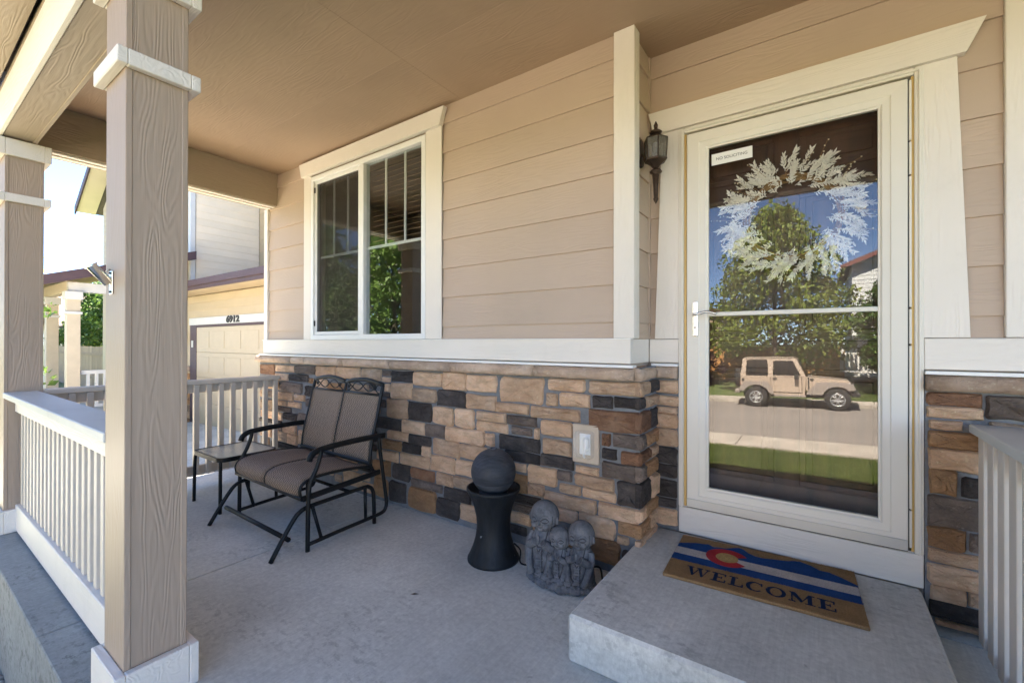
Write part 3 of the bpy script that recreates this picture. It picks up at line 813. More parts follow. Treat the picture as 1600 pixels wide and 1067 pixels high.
MB().box(-0.784, -0.664, 2.597, 2.631, 0.190, 1.117).box(0.365, 2.4, 2.597, 2.631, 0.002, 1.117).build('mortar_bed', M['mortar'], ew)
lay_stones(STONES_DOOR, ew, 2.6135)
extra, x = [], 0.70
for (z0, z1) in ((0.94, 1.04), (0.84, 0.93), (0.70, 0.83), (0.60, 0.69), (0.47, 0.59), (0.36, 0.46), (0.24, 0.35), (0.13, 0.23), (0.03, 0.12)):
    x = 0.70 if z0 > 0.93 else 0.56
    while x < 2.2:
        w_ = random.uniform(0.12, 0.3)
        extra.append('%.3f %.3f %.3f %.3f %s' % (x, x + w_ - 0.014, z0, z1, random.choice('cccdbop')))
        x += w_
lay_stones(STONES_RIGHT + ';' + ';'.join(extra), ew, 2.6135)
cap_piece(ew, -0.797, -0.666, 2.558, 2.5965, seed=41)
cap_piece(ew, 0.366, 0.90, 2.558, 2.5965, seed=42)
cap_piece(ew, 0.91, 1.65, 2.558, 2.5965, seed=43)
cap_piece(ew, 1.66, 2.4, 2.558, 2.5965, seed=44)
MB().box(-0.662, 0.362, 2.594, 2.629, 0.189, 0.334, 0.003).build('kick_board', M['trim_x'], ew)
# jambs (cream aluminium z-bar with a gold weatherstrip)
mb = MB()
mb.box(-0.6625, -0.634, 2.590, 2.70, 0.3345, 2.455, 0.003).box(0.332, 0.3625, 2.590, 2.70, 0.3345, 2.455, 0.003).box(-0.633, 0.331, 2.590, 2.70, 2.424, 2.455, 0.003)
mb.box(-0.648, -0.637, 2.582, 2.5895, 0.3345, 2.44, 0.002).box(0.345, 0.353, 2.582, 2.5895, 0.3345, 2.44, 0.002).box(-0.636, 0.344, 2.582, 2.5895, 2.434, 2.443, 0.002)
mb.build('door_jamb', M['alum'], ew)
MB().box(-0.6335, -0.622, 2.598, 2.612, 0.34, 2.42).box(0.322, 0.3315, 2.598, 2.612, 0.34, 2.42).build('weatherstrip', M['brass'], ew)
MB().box(-0.633, 0.331, 2.60, 2.70, 0.3345, 0.340).build('threshold', M['sill_metal'], ew)

# ---- storm door
sd = thing('storm_door', 'cream framed full glass storm door reflecting the street', 'door', (0, 0, 0))
x0, x1, z0, z1 = -0.616, 0.309, 0.344, 2.408
gx0, gx1, gz0, gz1 = -0.505, 0.209, 0.463, 2.311
def mitre(parent, x0, x1, z0, z1, gx0, gx1, gz0, gz1, y0, y1, mat):
    quads = [((x0, z0), (gx0, gz0), (gx0, gz1), (x0, z1)), ((x1, z1), (gx1, gz1), (gx1, gz0), (x1, z0)), ((x0, z1), (gx0, gz1), (gx1, gz1), (x1, z1)), ((x1, z0), (gx1, gz0), (gx0, gz0), (x0, z0))]
    for nm, q in zip(('stile', 'stile', 'top_rail', 'bottom_rail'), quads):
        cx_ = sum(a for a, b in q) / 4; cz_ = sum(b for a, b in q) / 4
        g = 0.0006
        q = [(a + (g if a < cx_ else -g) * 0, b) for a, b in q]
        # stepped face: outer flat, raised inner bead
        def lerp(a, b, t): return (a[0] + (b[0] - a[0]) * t, a[1] + (b[1] - a[1]) * t)
        o0, i0, i1, o1 = q
        ts = [(0.0, y0 + 0.004), (0.03, y0), (0.56, y0), (0.60, y0 + 0.004), (0.86, y0 + 0.006), (0.93, y0 + 0.013), (1.0, y0 + 0.014)]
        vs = []
        for t, y in ts:
            a, b = lerp(o0, i0, t), lerp(o1, i1, t)
            vs += [(a[0], y, a[1]), (b[0], y, b[1])]
        n_ = len(ts)
        vs += [(o0[0], y1, o0[1]), (o1[0], y1, o1[1]), (i0[0], y1, i0[1]), (i1[0], y1, i1[1])]
        fs = [(2 * k, 2 * k + 2, 2 * k + 3, 2 * k + 1) for k in range(n_ - 1)]
        b0 = 2 * n_
        fs += [(b0, b0 + 1, b0 + 3, b0 + 2), (0, 1, b0 + 1, b0), (2 * n_ - 2, b0 + 2, b0 + 3, 2 * n_ - 1)]
        fs += [tuple([2 * k for k in range(n_)] + [b0 + 2, b0])[::-1], tuple([2 * k + 1 for k in range(n_)] + [b0 + 3, b0 + 1])]
        ob = MB().add(vs, fs).build(nm, mat, parent)
        bmx = bmesh.new(); bmx.from_mesh(ob.data)
        bmesh.ops.recalc_face_normals(bmx, faces=bmx.faces)
        bmx.to_mesh(ob.data); bmx.free()
mitre(sd, x0, x1, z0, z1, gx0, gx1, gz0, gz1, 2.578, 2.612, M['alum'])
MB().box(gx0 + 0.0005, gx1 - 0.0005, 2.586, 2.606, 1.395, 1.417, 0.003).build('cross_bar', M['alum'], sd)
MB().box(gx0, gx1, 2.5975, 2.6015, 1.418, gz1).build('pane', M['glass_door'], sd)
MB().box(gx0, gx1, 2.5975, 2.6015, gz0, 1.394).build('pane', M['glass_door'], sd)
MB().box(x0 + 0.002, x1 - 0.002, 2.574, 2.5775, 0.346, 0.392, 0.001).build('expander_sill', M['sill_metal'], sd)
MB().box(x0, x1, 2.583, 2.61, 0.3405, 0.3438).build('sweep', M['dark_gap'], sd)
MB().box(0.3093, 0.3128, 2.584, 2.606, 0.35, 2.405).build('hinge_gap', M['dark_gap'], sd)
for (a, b) in ((0.36, 0.52), (0.528, 1.24), (1.248, 1.40), (1.408, 1.98), (1.988, 2.13), (2.138, 2.40)):
    MB().box(0.3132, 0.3218, 2.580, 2.5975, a, b, 0.002).build('hinge', M['alum'], sd)
hd = MB().box(-0.583, -0.556, 2.568, 2.5775, 1.285, 1.480, 0.006).build('handle', M['chrome'], sd)
MB().tube(smooth_path([(-0.5695, 2.570, 1.405), (-0.5695, 2.54, 1.405), (-0.565, 2.528, 1.404), (-0.54, 2.526, 1.408), (-0.50, 2.528, 1.417), (-0.455, 2.532, 1.404)], 5), 0.007, 8).build('lever', M['chrome'], hd, True)
kh = MB().lathe([(0.004, 0), (0.004, 0.004)], 10).build('keyhole', M['black_metal'], hd)
kh.location = (-0.5695, 2.5680, 1.335)
kh.rotation_euler = (math.pi / 2, 0, 0)

# ---- wooden entry door behind the glass
m, n, p = new_mat('dark stained door wood')
v = coords(n, (14, 14, 1.2))
c = ramp(n, noise(n, v, 1.0, 5, 0.65, 0.6), [(0.3, (0.030, 0.012, 0.006)), (0.7, (0.085, 0.036, 0.018))])
n.links.new(c, p.inputs['Base Color'])
p.inputs['Roughness'].default_value = 0.4
M['wood_door'] = m
ed = thing('entry_door', 'dark brown panelled wooden front door behind the storm glass', 'door')
MB().box(-0.632, 0.330, 2.705, 2.745, 0.345, 2.422).build('door_slab', M['wood_door'], ed)
for (a, b) in ((-0.555, -0.205), (-0.095, 0.255)):
    for (c_, d_) in ((0.52, 1.12), (1.26, 2.02), (2.12, 2.33)):
        frame(MB(), a, b, 2.696, 2.7049, c_, d_, 0.03, 0.003).box(a + 0.055, b - 0.055, 2.698, 2.7049, c_ + 0.055, d_ - 0.055, 0.003).build('door_panel', M['wood_door'], ed)
MB().tube([(-0.575, 2.704, 1.30), (-0.575, 2.66, 1.30)], 0.012, 10).ball((-0.575, 2.655, 1.30), 0.026).build('door_knob', M['chrome'], ed, True)
db = MB().lathe([(0.03, 0), (0.03, 0.012), (0.022, 0.02)], 18).build('deadbolt', M['chrome'], ed, True)
db.location = (-0.575, 2.7045, 1.15)
db.rotation_euler = (math.pi / 2, 0, 0)

# ================================================================== CEILING, BEAMS, ROOF
pc = thing('porch_ceiling', None, None)
pc['kind'] = 'structure'
for a, b in ((-4.5, -2.0502), (-2.0498, 0.3898), (0.3902, 2.4)):
    for c_, d_ in ((0.612, 1.7798), (1.7802, YD + 0.16)):
        MB().box(a, b, c_, d_, 2.938, 2.955, 0.0008).build('ceiling_panel', M['ceiling'], pc)
fb = thing('porch_beam', 'tan boxed beam with cream fascia along the front of the porch', 'beam')
MB().box(-4.50, 2.4, 0.462, 0.612, 2.594, 2.96, 0.004).build('beam_core', M['beam'], fb)
MB().box(-4.75, 2.4, 0.440, 0.4615, 2.588, 2.83, 0.003).build('fascia_board', M['trim_x'], fb)
MB().box(-4.75, 2.4, 0.452, 0.4615, 2.835, 2.90, 0.002).build('frieze_board', M['beam'], fb)
MB().box(-4.49, 2.4, 0.598, 0.6175, 2.588, 2.606, 0.002).build('edge_strip', M['beam'], fb)
sb = thing('porch_beam', 'tan boxed beam over the side railing at the porch end', 'beam')
MB().box(-4.72, -4.502, 0.463, 2.318, 2.62, 2.96, 0.004).build('beam_core', M['beam_y'], sb)
MB().box(-4.56, -4.518, 0.66, 2.29, 2.606, 2.6195, 0.002).build('edge_strip', M['trim_y'], sb)
MB().box(-4.65, -4.60, 0.66, 2.29, 2.608, 2.6195, 0.002).build('edge_strip', M['trim_y'], sb)
rb = thing('porch_beam', 'tan boxed beam closing the right end of the porch', 'beam')
MB().box(2.401, 2.60, 0.463, 2.62, 2.60, 2.96, 0.004).build('beam_core', M['beam_y'], rb)
hr = thing('house_roof', 'brown shingle roof over the porch and house', 'roof')
M['shingle'] = plain('brown shingle', (0.13, 0.10, 0.085), 0.9, 0, 30, 0.35, 60, 0.006)
MB().prism([(-0.02, 2.99), (9.0, 6.2), (9.0, 6.36), (-0.02, 3.15)], 'x', -4.80, 8.0).build('shingle_slope', M['shingle'], hr)
MB().box(-4.78, 8.0, 0.02, 0.438, 2.905, 2.925).build('soffit', M['beam'], hr)
MB().box(-4.79, 8.0, -0.01, 0.018, 2.88, 3.06, 0.002).build('fascia_board', M['trim_x'], hr)
MB().prism([(0.4605, 2.965), (9.0, 2.965), (9.0, 6.15), (0.4605, 3.155)], 'x', -4.79, -4.765).box(-4.81, -4.751, 0.019, 0.46, 2.832, 2.9045).box(-4.81, -4.791, 0.02, 0.439, 2.906, 3.06).build('rake_board', M['trim_y'], hr)
mb = MB().box(-4.76, -4.72, 2.36, 9.0, -0.45, 3.2).box(-4.76, 8.0, 8.95, 9.0, -0.45, 6.15)
mb.box(7.95, 8.0, 2.8, 8.95, -0.45, 4.0).box(2.4, 8.0, 2.76, 2.8, -0.45, 3.2)
mb.prism([(2.4, 3.0), (8.95, 3.2), (8.95, 6.1), (2.4, 3.75)], 'x', -4.76, -4.72)
mb.build('house_shell', M['siding_x'], hr)

# ================================================================== COLUMNS
def make_column(label):
    t = thing('porch_column', label, 'column', group='porch columns')
    W, D, Z0, Z1 = 0.217, 0.180, 0.0, 2.585
    hw = W / 2
    sh = MB()
    sh.box(-hw, hw, 0, 0.019, 0.001, Z1, 0.002).box(-hw, hw, D - 0.019, D, 0.001, Z1, 0.002)
    sh.build('face_board', M['column'], t)
    MB().box(hw - 0.02, hw - 0.003, 0.0192, D - 0.0192, 0.001, Z1).build('side_panel', M['column'], t)
    MB().box(-hw + 0.003, -hw + 0.02, 0.0192, D - 0.0192, 0.001, Z1).build('side_panel', M['column'], t)
    def collar(nm, z0, z1, pr, mat):
        mb = MB()
        mb.box(-hw - pr, hw + pr, -pr, -0.0005, z0, z1, 0.003).box(-hw - pr, hw + pr, D + 0.0005, D + pr, z0, z1, 0.003)
        mb.box(hw + 0.0005, hw + pr - 0.0006, 0.0, D, z0, z1, 0.003).box(-hw - pr + 0.0006, -hw - 0.0005, 0.0, D, z0, z1, 0.003)
        return mb.build(nm, mat, t)
    collar('ring_trim', 2.172, 2.226, 0.030, M['trim_x'])
    collar('capital', 2.474, 2.584, 0.032, M['trim_x'])
    collar('base_trim', 0.002, 0.150, 0.030, M['trim_x'])
    return t
c1 = make_column('near taupe porch column with cream ring and base trim')
c1.location = (-2.022, 0.475, 0)
c2 = copy_tree(c1)
c2.location = (-4.490, 0.475, 0)
c2['label'] = 'far corner taupe porch column at the end of the front railing'
c3 = copy_tree(c1)
c3.location = (0.60, 0.475, 0)
c3['label'] = 'taupe porch column at the end of the right railing beside the step'

# ================================================================== RAILINGS
fr = thing('porch_railing', 'cream front railing with broad cap between two porch columns', 'railing', group='porch railings')
xa, xb = -4.379, -2.133
MB().box(xa, xb, 0.470, 0.628, 0.884, 0.921, 0.004).build('rail_cap', M['rail_cap'], fr)
MB().box(xa, xb, 0.525, 0.545, 0.790, 0.8835, 0.003).build('apron_board', M['trim_x'], fr)
MB().box(xa, xb, 0.5455, 0.59, 0.846, 0.8835).build('top_rail', M['rail'], fr)
MB().box(xa, xb, 0.527, 0.640, 0.012, 0.178, 0.004).build('bottom_rail', M['trim_x'], fr)
k = 22
pick = MB().box(-0.02, 0.02, -0.019, 0.019, 0.0, 0.6665, 0.002).mesh('picket')
pick.materials.append(M['rail'])
for i in range(k):
    o = bpy.data.objects.new('picket', pick)
    COL.objects.link(o); o.parent = fr
    o.location = (xa + 0.06 + (xb - xa - 0.12) * i / (k - 1), 0.5655, 0.179)
sr = thing('porch_railing', 'taupe side railing at the far porch end beside the small table', 'railing', group='porch railings')
MB().box(-4.47, -4.36, 0.656, 2.268, 0.889, 0.925, 0.004).build('rail_cap', M['rail_tan'], sr)
MB().box(-4.435, -4.40, 0.656, 2.272, 0.815, 0.8885, 0.003).build('top_rail', M['rail_tan'], sr)
MB().box(-4.435, -4.40, 0.656, 2.272, 0.118, 0.192, 0.003).build('bottom_rail', M['rail_tan'], sr)
pk2 = MB().box(-0.019, 0.019, -0.019, 0.019, 0.0, 0.765, 0.002).mesh('picket')
pk2.materials.append(M['rail_tan'])
i = 0
y = 2.23 
while y > 0.7:
    o = bpy.data.objects.new('picket', pk2)
    COL.objects.link(o); o.parent = sr
    o.location = (-4.380, y, 0.122)
    y -= 0.0955
rr = thing('porch_railing', 'cream right railing with grey cap running from the stone wall', 'railing', group='porch railings')
MB().box(0.495, 0.645, 0.656, 2.568, 0.885, 0.921, 0.004).build('rail_cap', M['rail_cap'], rr)
MB().box(0.548, 0.580, 0.656, 2.570, 0.80, 0.8845, 0.003).build('top_rail', M['rail'], rr)
MB().box(0.548, 0.580, 0.656, 2.572, 0.04, 0.11, 0.003).build('bottom_rail', M['rail'], rr)
pk3 = MB().box(-0.0155, 0.0155, -0.035, 0.035, 0.0, 0.82, 0.002).mesh('picket')
pk3.materials.append(M['rail'])
y = 2.505
while y > 0.70:
    o = bpy.data.objects.new('picket', pk3)
    COL.objects.link(o); o.parent = rr
    o.location = (0.5318, y, 0.06)
    y -= 0.1185

# ================================================================== GLIDER BENCH
m, n, p = new_mat('woven sling fabric')
v = coords(n, (1, 1, 1), False)
ck = nd(n, 'ShaderNodeTexChecker')
ck.inputs['Scale'].default_value = 95.0
n.links.new(v, ck.inputs['Vector'])
wv = noise(n, coords(n, (260, 90, 90), False), 1.0, 2, 0.6)
c = mixc(n, ck.outputs['Fac'], (0.020, 0.014, 0.011), (0.30, 0.205, 0.14))
c = mixc(n, math_(n, 'MULTIPLY', ramp(n, wv, [(0.4, 0.0), (0.7, 1.0)]), 0.5), c, (0.34, 0.25, 0.18))
n.links.new(c, p.inputs['Base Color'])
p.inputs['Roughness'].default_value = 0.7
bump(n, p, ck.outputs['Fac'], 0.0015, 0.7)
M['sling'] = m

def grid_slab(mb, rows, t):
    """rows: list of rows of points (front side); thickened by t along the face normal"""
    nr, nc = len(rows), len(rows[0])
    P = [[Vector(q) for q in r_] for r_ in rows]
    def nrm(i, j):
        a = P[min(i + 1, nr - 1)][j] - P[max(i - 1, 0)][j]
        b = P[i][min(j + 1, nc - 1)] - P[i][max(j - 1, 0)]
        return b.cross(a).normalized()
    top = [P[i][j] for i in range(nr) for j in range(nc)]
    bot = [P[i][j] - nrm(i, j) * t for i in range(nr) for j in range(nc)]
    N = nr * nc
    fs = []
    for i in range(nr - 1):
        for j in range(nc - 1):
            a = i * nc + j
            fs.append((a, a + 1, a + nc + 1, a + nc))
            fs.append((N + a, N + a + nc, N + a + nc + 1, N + a + 1))
    for j in range(nc - 1):
        fs.append((j, N + j, N + j + 1, j + 1))
        a = (nr - 1) * nc + j
        fs.append((a, a + 1, N + a + 1, N + a))
    for i in range(nr - 1):
        a = i * nc
        fs.append((a, a + nc, N + a + nc, N + a))
        a = i * nc + nc - 1
        fs.append((a, N + a, N + a + nc, a + nc))
    return mb.add(top + bot, fs)

GX, GY = -2.985, 1.66
gb = thing('glider_bench', 'black metal two seat glider bench with brown woven sling', 'bench', (GX, GY, 0), R(-1.5))
def G(x, y, z): return (x - GX, y - GY, z)
XR_, XL_ = -2.52, -3.45
bm_ = M['black_metal']
for X, sg in ((XR_, 1), (XL_, -1)):
    arm = [(1.500, 0.535), (1.512, 0.565), (1.545, 0.588), (1.60, 0.597), (1.72, 0.604), (1.90, 0.607), (2.05, 0.602)]
    MB().tube(smooth_path([G(X, y, z) for y, z in arm], 4), 0.02, 8, flat=(0.018, 0.009)).build('armrest', bm_, gb, True)
    fr_ = [(1.575, 0.592), (1.570, 0.55), (1.545, 0.48), (1.515, 0.42), (1.500, 0.36), (1.495, 0.25), (1.493, 0.10), (1.492, 0.0)]
    MB().tube(smooth_path([G(X, y, z) for y, z in fr_], 4), 0.0135, 8).build('arm_post', bm_, gb, True)
    lo = [(1.495, 0.040), (1.70, 0.052), (1.93, 0.062), (2.03, 0.070), (2.06, 0.095), (2.066, 0.14), (2.050, 0.25), (2.035, 0.35), (2.015, 0.48), (2.00, 0.598)]
    MB().tube(smooth_path([G(X, y, z) for y, z in lo], 4), 0.0125, 8).build('swing_frame', bm_, gb, True)
    Xb = X - sg * 0.03
    bs = [(1.290, 0.0), (1.355, 0.105), (1.42, 0.20), (1.46, 0.238), (1.52, 0.255), (1.70, 0.263), (1.90, 0.270), (1.945, 0.262), (1.972, 0.235), (1.982, 0.18), (1.988, 0.0)]
    MB().tube(smooth_path([G(Xb, y, z) for y, z in bs], 4), 0.0135, 8).build('base_leg', bm_, gb, True)
    for (a, b) in (((1.53, 0.25), (1.585, 0.05)), ((1.90, 0.262), (1.905, 0.06))):
        MB().tube([G(X - sg * 0.012, *a), G(X - sg * 0.012, *b)], 0.011, 8).ball(G(X - sg * 0.012, *a), 0.013, 8, 6).ball(G(X - sg * 0.012, *b), 0.013, 8, 6).build('swing_link', bm_, gb, True)
    MB().tube([G(X - sg * 0.016, 1.470, 0.315), G(X - sg * 0.016, 2.02, 0.352)], 0.015, 8, flat=(0.011, 0.017)).build('seat_rail', bm_, gb)
xl, xr = XL_ + 0.016, XR_ - 0.016
MB().tube([G(xl, 1.470, 0.315), G(xr, 1.470, 0.315)], 0.013, 8, flat=(0.015, 0.013)).build('seat_rail', bm_, gb)
MB().tube([G(xl, 2.00, 0.35), G(xr, 2.00, 0.35)], 0.013, 8, flat=(0.013, 0.013)).build('seat_rail', bm_, gb)
MB().tube([G(XL_ + 0.03, 1.395, 0.095), G(XR_ - 0.03, 1.395, 0.095)], 0.0135, 8).build('cross_bar', bm_, gb, True)
MB().tube([G(XL_ + 0.03, 1.80, 0.267), G(XR_ - 0.03, 1.80, 0.267)], 0.011, 8).build('cross_bar', bm_, gb, True)
# seat slings and their edge rods
seat = smooth_path([(0, 1.462, 0.330), (0, 1.458, 0.368), (0, 1.480, 0.402), (0, 1.535, 0.422), (0, 1.64, 0.428), (0, 1.80, 0.420), (0, 1.955, 0.400)], 4)
back = smooth_path([(0, 1.945, 0.425), (0, 1.955, 0.52), (0, 1.975, 0.62), (0, 2.005, 0.73), (0, 2.028, 0.835), (0, 2.036, 0.872)], 4)
xm = (xl + xr) / 2
spans = ((xl + 0.02, xm - 0.006), (xm + 0.006, xr - 0.02))
for (a, b) in spans:
    rows = []
    for q in seat:
        rows.append([G(a + (b - a) * t, q.y, q.z - 0.010 * math.sin(math.pi * t)) for t in lin(0, 1, 8)])
    grid_slab(MB(), rows, -0.004).build('seat_sling', M['sling'], gb, True)
    rows = []
    for q in back:
        rows.append([G(a + (b - a) * t, q.y + 0.012 * math.sin(math.pi * t), q.z) for t in lin(0, 1, 8)])
    grid_slab(MB(), rows, -0.004).build('back_sling', M['sling'], gb, True)
for x in (xl + 0.012, xm, xr - 0.012):
    MB().tube([G(x, q.y, q.z) for q in seat], 0.010 if x != xm else 0.008, 8).build('seat_edge_rod', bm_, gb, True)
for x in (xl + 0.010, xm, xr - 0.010):
    up_ = [G(x, q.y, q.z) for q in back] + [G(x, 2.052, 0.935), G(x, 2.056, 0.952)]
    mb = MB().tube([G(x, 1.985, 0.345), G(x, 1.955, 0.40)] + up_, 0.0125 if x != xm else 0.009, 8)
    mb.build('back_post', bm_, gb, True)
MB().tube([G(xl, 1.943, 0.425), G(xr, 1.943, 0.425)], 0.012, 8, flat=(0.010, 0.013)).build('back_rail', bm_, gb)
for (a, b) in spans:
    top = [G(a - 0.012 + (b - a + 0.024) * t, 2.056, 0.950 + 0.030 * math.sin(math.pi * t)) for t in lin(0, 1, 10)]
    MB().tube(top, 0.012, 8, flat=(0.011, 0.014)).build('top_rail', bm_, gb, True)
    MB().tube([G(a - 0.01, 2.040, 0.880), G(b + 0.01, 2.040, 0.880)], 0.008, 8).build('back_rail', bm_, gb, True)
    mb = MB()
    zc, am = 0.917, 0.031
    for ph in (0, math.pi):
        pts = []
        for t in lin(0, 1, 36):
            pts.append(G(a + 0.012 + (b - a - 0.024) * t, 2.048 + 0.002 * (1 if ph else -1), zc + 0.012 * math.sin(math.pi * t) + am * math.cos(2.5 * 2 * math.pi * t * 0.6 + ph)))
        mb.tube(pts, 0.0042, 6)
    for t0, rr_ in ((0.10, 0.018), (0.83, 0.020)):
        cx_ = a + (b - a) * t0
        mb.tube([G(cx_ + rr_ * (1 - k / 26) * math.cos(k * 0.5), 2.046, zc + 0.006 + rr_ * (1 - k / 26) * math.sin(k * 0.5)) for k in range(22)], 0.0035, 6)
    mb.build('scroll_work', bm_, gb, True)
for (a, b) in spans:
    for t in (0.25, 0.75):
        x = a + (b - a) * t
        MB().box(x - 0.02 - GX, x + 0.02 - GX, 1.462 - GY, 1.48 - GY, 0.3285, 0.350, 0.002).build('sling_clip', bm_, gb)

# ================================================================== SIDE TABLE
m, n, p = new_mat('pebbled table glass')
v = coords(n, rnd=False)
p.inputs['Base Color'].default_value = (0.34, 0.36, 0.34, 1)
p.inputs['Roughness'].default_value = 0.16
p.inputs['Specular IOR Level'].default_value = 0.8
bump(n, p, noise(n, v, 70.0, 2), 0.003)
M['pebble_glass'] = m
st = thing('side_table', 'small black side table with pebbled glass top by the railing', 'table', (-3.83, 1.64, 0))
tw, td, th = 0.245, 0.215, 0.40
def rrect(hw, hd_, r, k=5):
    o = []
    for cx_, cy_, a0 in ((hw - r, hd_ - r, 0), (-hw + r, hd_ - r, 90), (-hw + r, -hd_ + r, 180), (hw - r, -hd_ + r, 270)):
        for i in range(k + 1):
            a = R(a0 + 90 * i / k)
            o.append((cx_ + r * math.cos(a), cy_ + r * math.sin(a)))
    return o
MB().prism(rrect(tw - 0.012, td - 0.012, 0.05), 'z', th - 0.008, th - 0.001).build('table_top', M['pebble_glass'], st)
oo, ii = rrect(tw, td, 0.06), rrect(tw - 0.0125, td - 0.0125, 0.05)
k = len(oo)
vs = [(*q, th - 0.030) for q in oo] + [(*q, th + 0.002) for q in oo] + [(*q, th + 0.002) for q in ii] + [(*q, th - 0.030) for q in ii]
fs = []
for i in range(k):
    j = (i + 1) % k
    for l_ in range(4):
        a, b = l_ * k, ((l_ + 1) % 4) * k
        fs.append((a + i, a + j, b + j, b + i))
MB().add(vs, fs).build('table_rim', bm_, st)
for sx in (-1, 1):
    for sy in (-1, 1):
        MB().tube(smooth_path([(sx * (tw - 0.03), sy * (td - 0.02), th - 0.02), (sx * (tw - 0.018), sy * (td - 0.015), th - 0.09), (sx * (tw - 0.012), sy * (td - 0.012), 0.0)], 4), 0.0125, 8).build('leg', bm_, st, True)

# ================================================================== BALL FOUNTAIN
m, n, p = new_mat('fountain slate resin')
v = coords(n, rnd=False)
c = ramp(n, noise(n, coords(n, (30, 30, 4), False), 1.0, 5, 0.7), [(0.3, (0.005, 0.006, 0.0075)), (0.75, (0.019, 0.022, 0.026))])
c = mixc(n, ramp(n, noise(n, v, 26.0, 2, 0.4), [(0.74, 0.0), (0.76, 1.0)]), c, (0.25, 0.26, 0.27))
n.links.new(c, p.inputs['Base Color'])
p.inputs['Roughness'].default_value = 0.5
p.inputs['Specular IOR Level'].default_value = 0.25
bump(n, p, noise(n, coords(n, (90, 90, 8), False), 1.0, 3), 0.0015)
M['slate'] = m
m, n, p = new_mat('ribbed fountain ball')
v = coords(n, rnd=False)
c = ramp(n, noise(n, coords(n, (12, 12, 60), False), 1.0, 5, 0.7), [(0.3, (0.030, 0.033, 0.040)), (0.75, (0.095, 0.100, 0.115))])
n.links.new(c, p.inputs['Base Color'])
p.inputs['Roughness'].default_value = 0.55
M['slate_ball'] = m
ft = thing('ball_fountain', 'dark slate fountain with ribbed ball on a waisted pedestal', 'fountain', (-1.565, 2.055, 0))
prof = [(0.150, 0.0), (0.150, 0.012), (0.140, 0.03), (0.120, 0.075), (0.104, 0.13), (0.096, 0.19), (0.100, 0.25), (0.114, 0.31), (0.134, 0.36), (0.152, 0.395), (0.157, 0.405), (0.156, 0.415), (0.150, 0.418), (0.143, 0.412), (0.136, 0.395), (0.11, 0.380), (0.02, 0.376)]
MB().lathe(prof, 40).build('pedestal', M['slate'], ft, True)
pr_ = [(0.001, 0.375)]
for i in range(1, 16):
    t = R(2 + i * 4.2)
    pr_.append((0.130 * math.sin(t), 0.505 - 0.130 * math.cos(t)))
zb0, nrib = 0.45, 26
for i in range(nrib):
    for q in (0.0, 0.5, 0.62, 0.88):
        z = zb0 + (0.612 - zb0) * (i + q) / nrib
        rr_ = math.sqrt(max(0.130 ** 2 - (z - 0.505) ** 2, 1e-5))
        pr_.append((rr_ - (0.0045 if q > 0.55 else 0.0), z))
for t in lin(145, 178, 6):
    pr_.append((0.130 * math.sin(R(t)), 0.505 - 0.130 * math.cos(R(t))))
bl_ = MB().lathe(pr_, 56)
for i in range(len(pr_) - 1):
    q = i - 16
    if 0 <= q < nrib * 4 and q % 4 in (2, 3):
        for k in range(56): bl_.m[i * 56 + k] = 1
M['groove'] = plain('shaded groove colour', (0.008, 0.009, 0.011), 0.8, 0, 20, 0.2, 60, 0, 0.2)  # groove shade painted as a dark colour so the ribs read
bl_.lathe([(0.02, 0.628), (0.022, 0.638), (0.016, 0.641), (0.011, 0.632)], 16).build('ball', [M['slate_ball'], M['groove']], ft)
MB().lathe([(0.085, 0.378), (0.085, 0.396), (0.07, 0.40)], 24).build('ball_seat', M['slate'], ft, True)
cord = [(-1.45, 2.10, 0.10), (-1.42, 2.12, 0.06), (-1.40, 2.09, 0.008), (-1.34, 2.10, 0.006), (-1.28, 2.16, 0.006), (-1.20, 2.24, 0.006), (-1.08, 2.245, 0.006), (-0.98, 2.22, 0.05), (-0.93, 2.15, 0.03), (-0.90, 2.10, 0.006), (-0.86, 2.02, 0.006)]
tag(MB().tube(smooth_path(cord, 6), 0.005, 6).build('power_cord', M['black_metal'], None, True), 'thin black power cord lying behind the monk statue', 'cord')

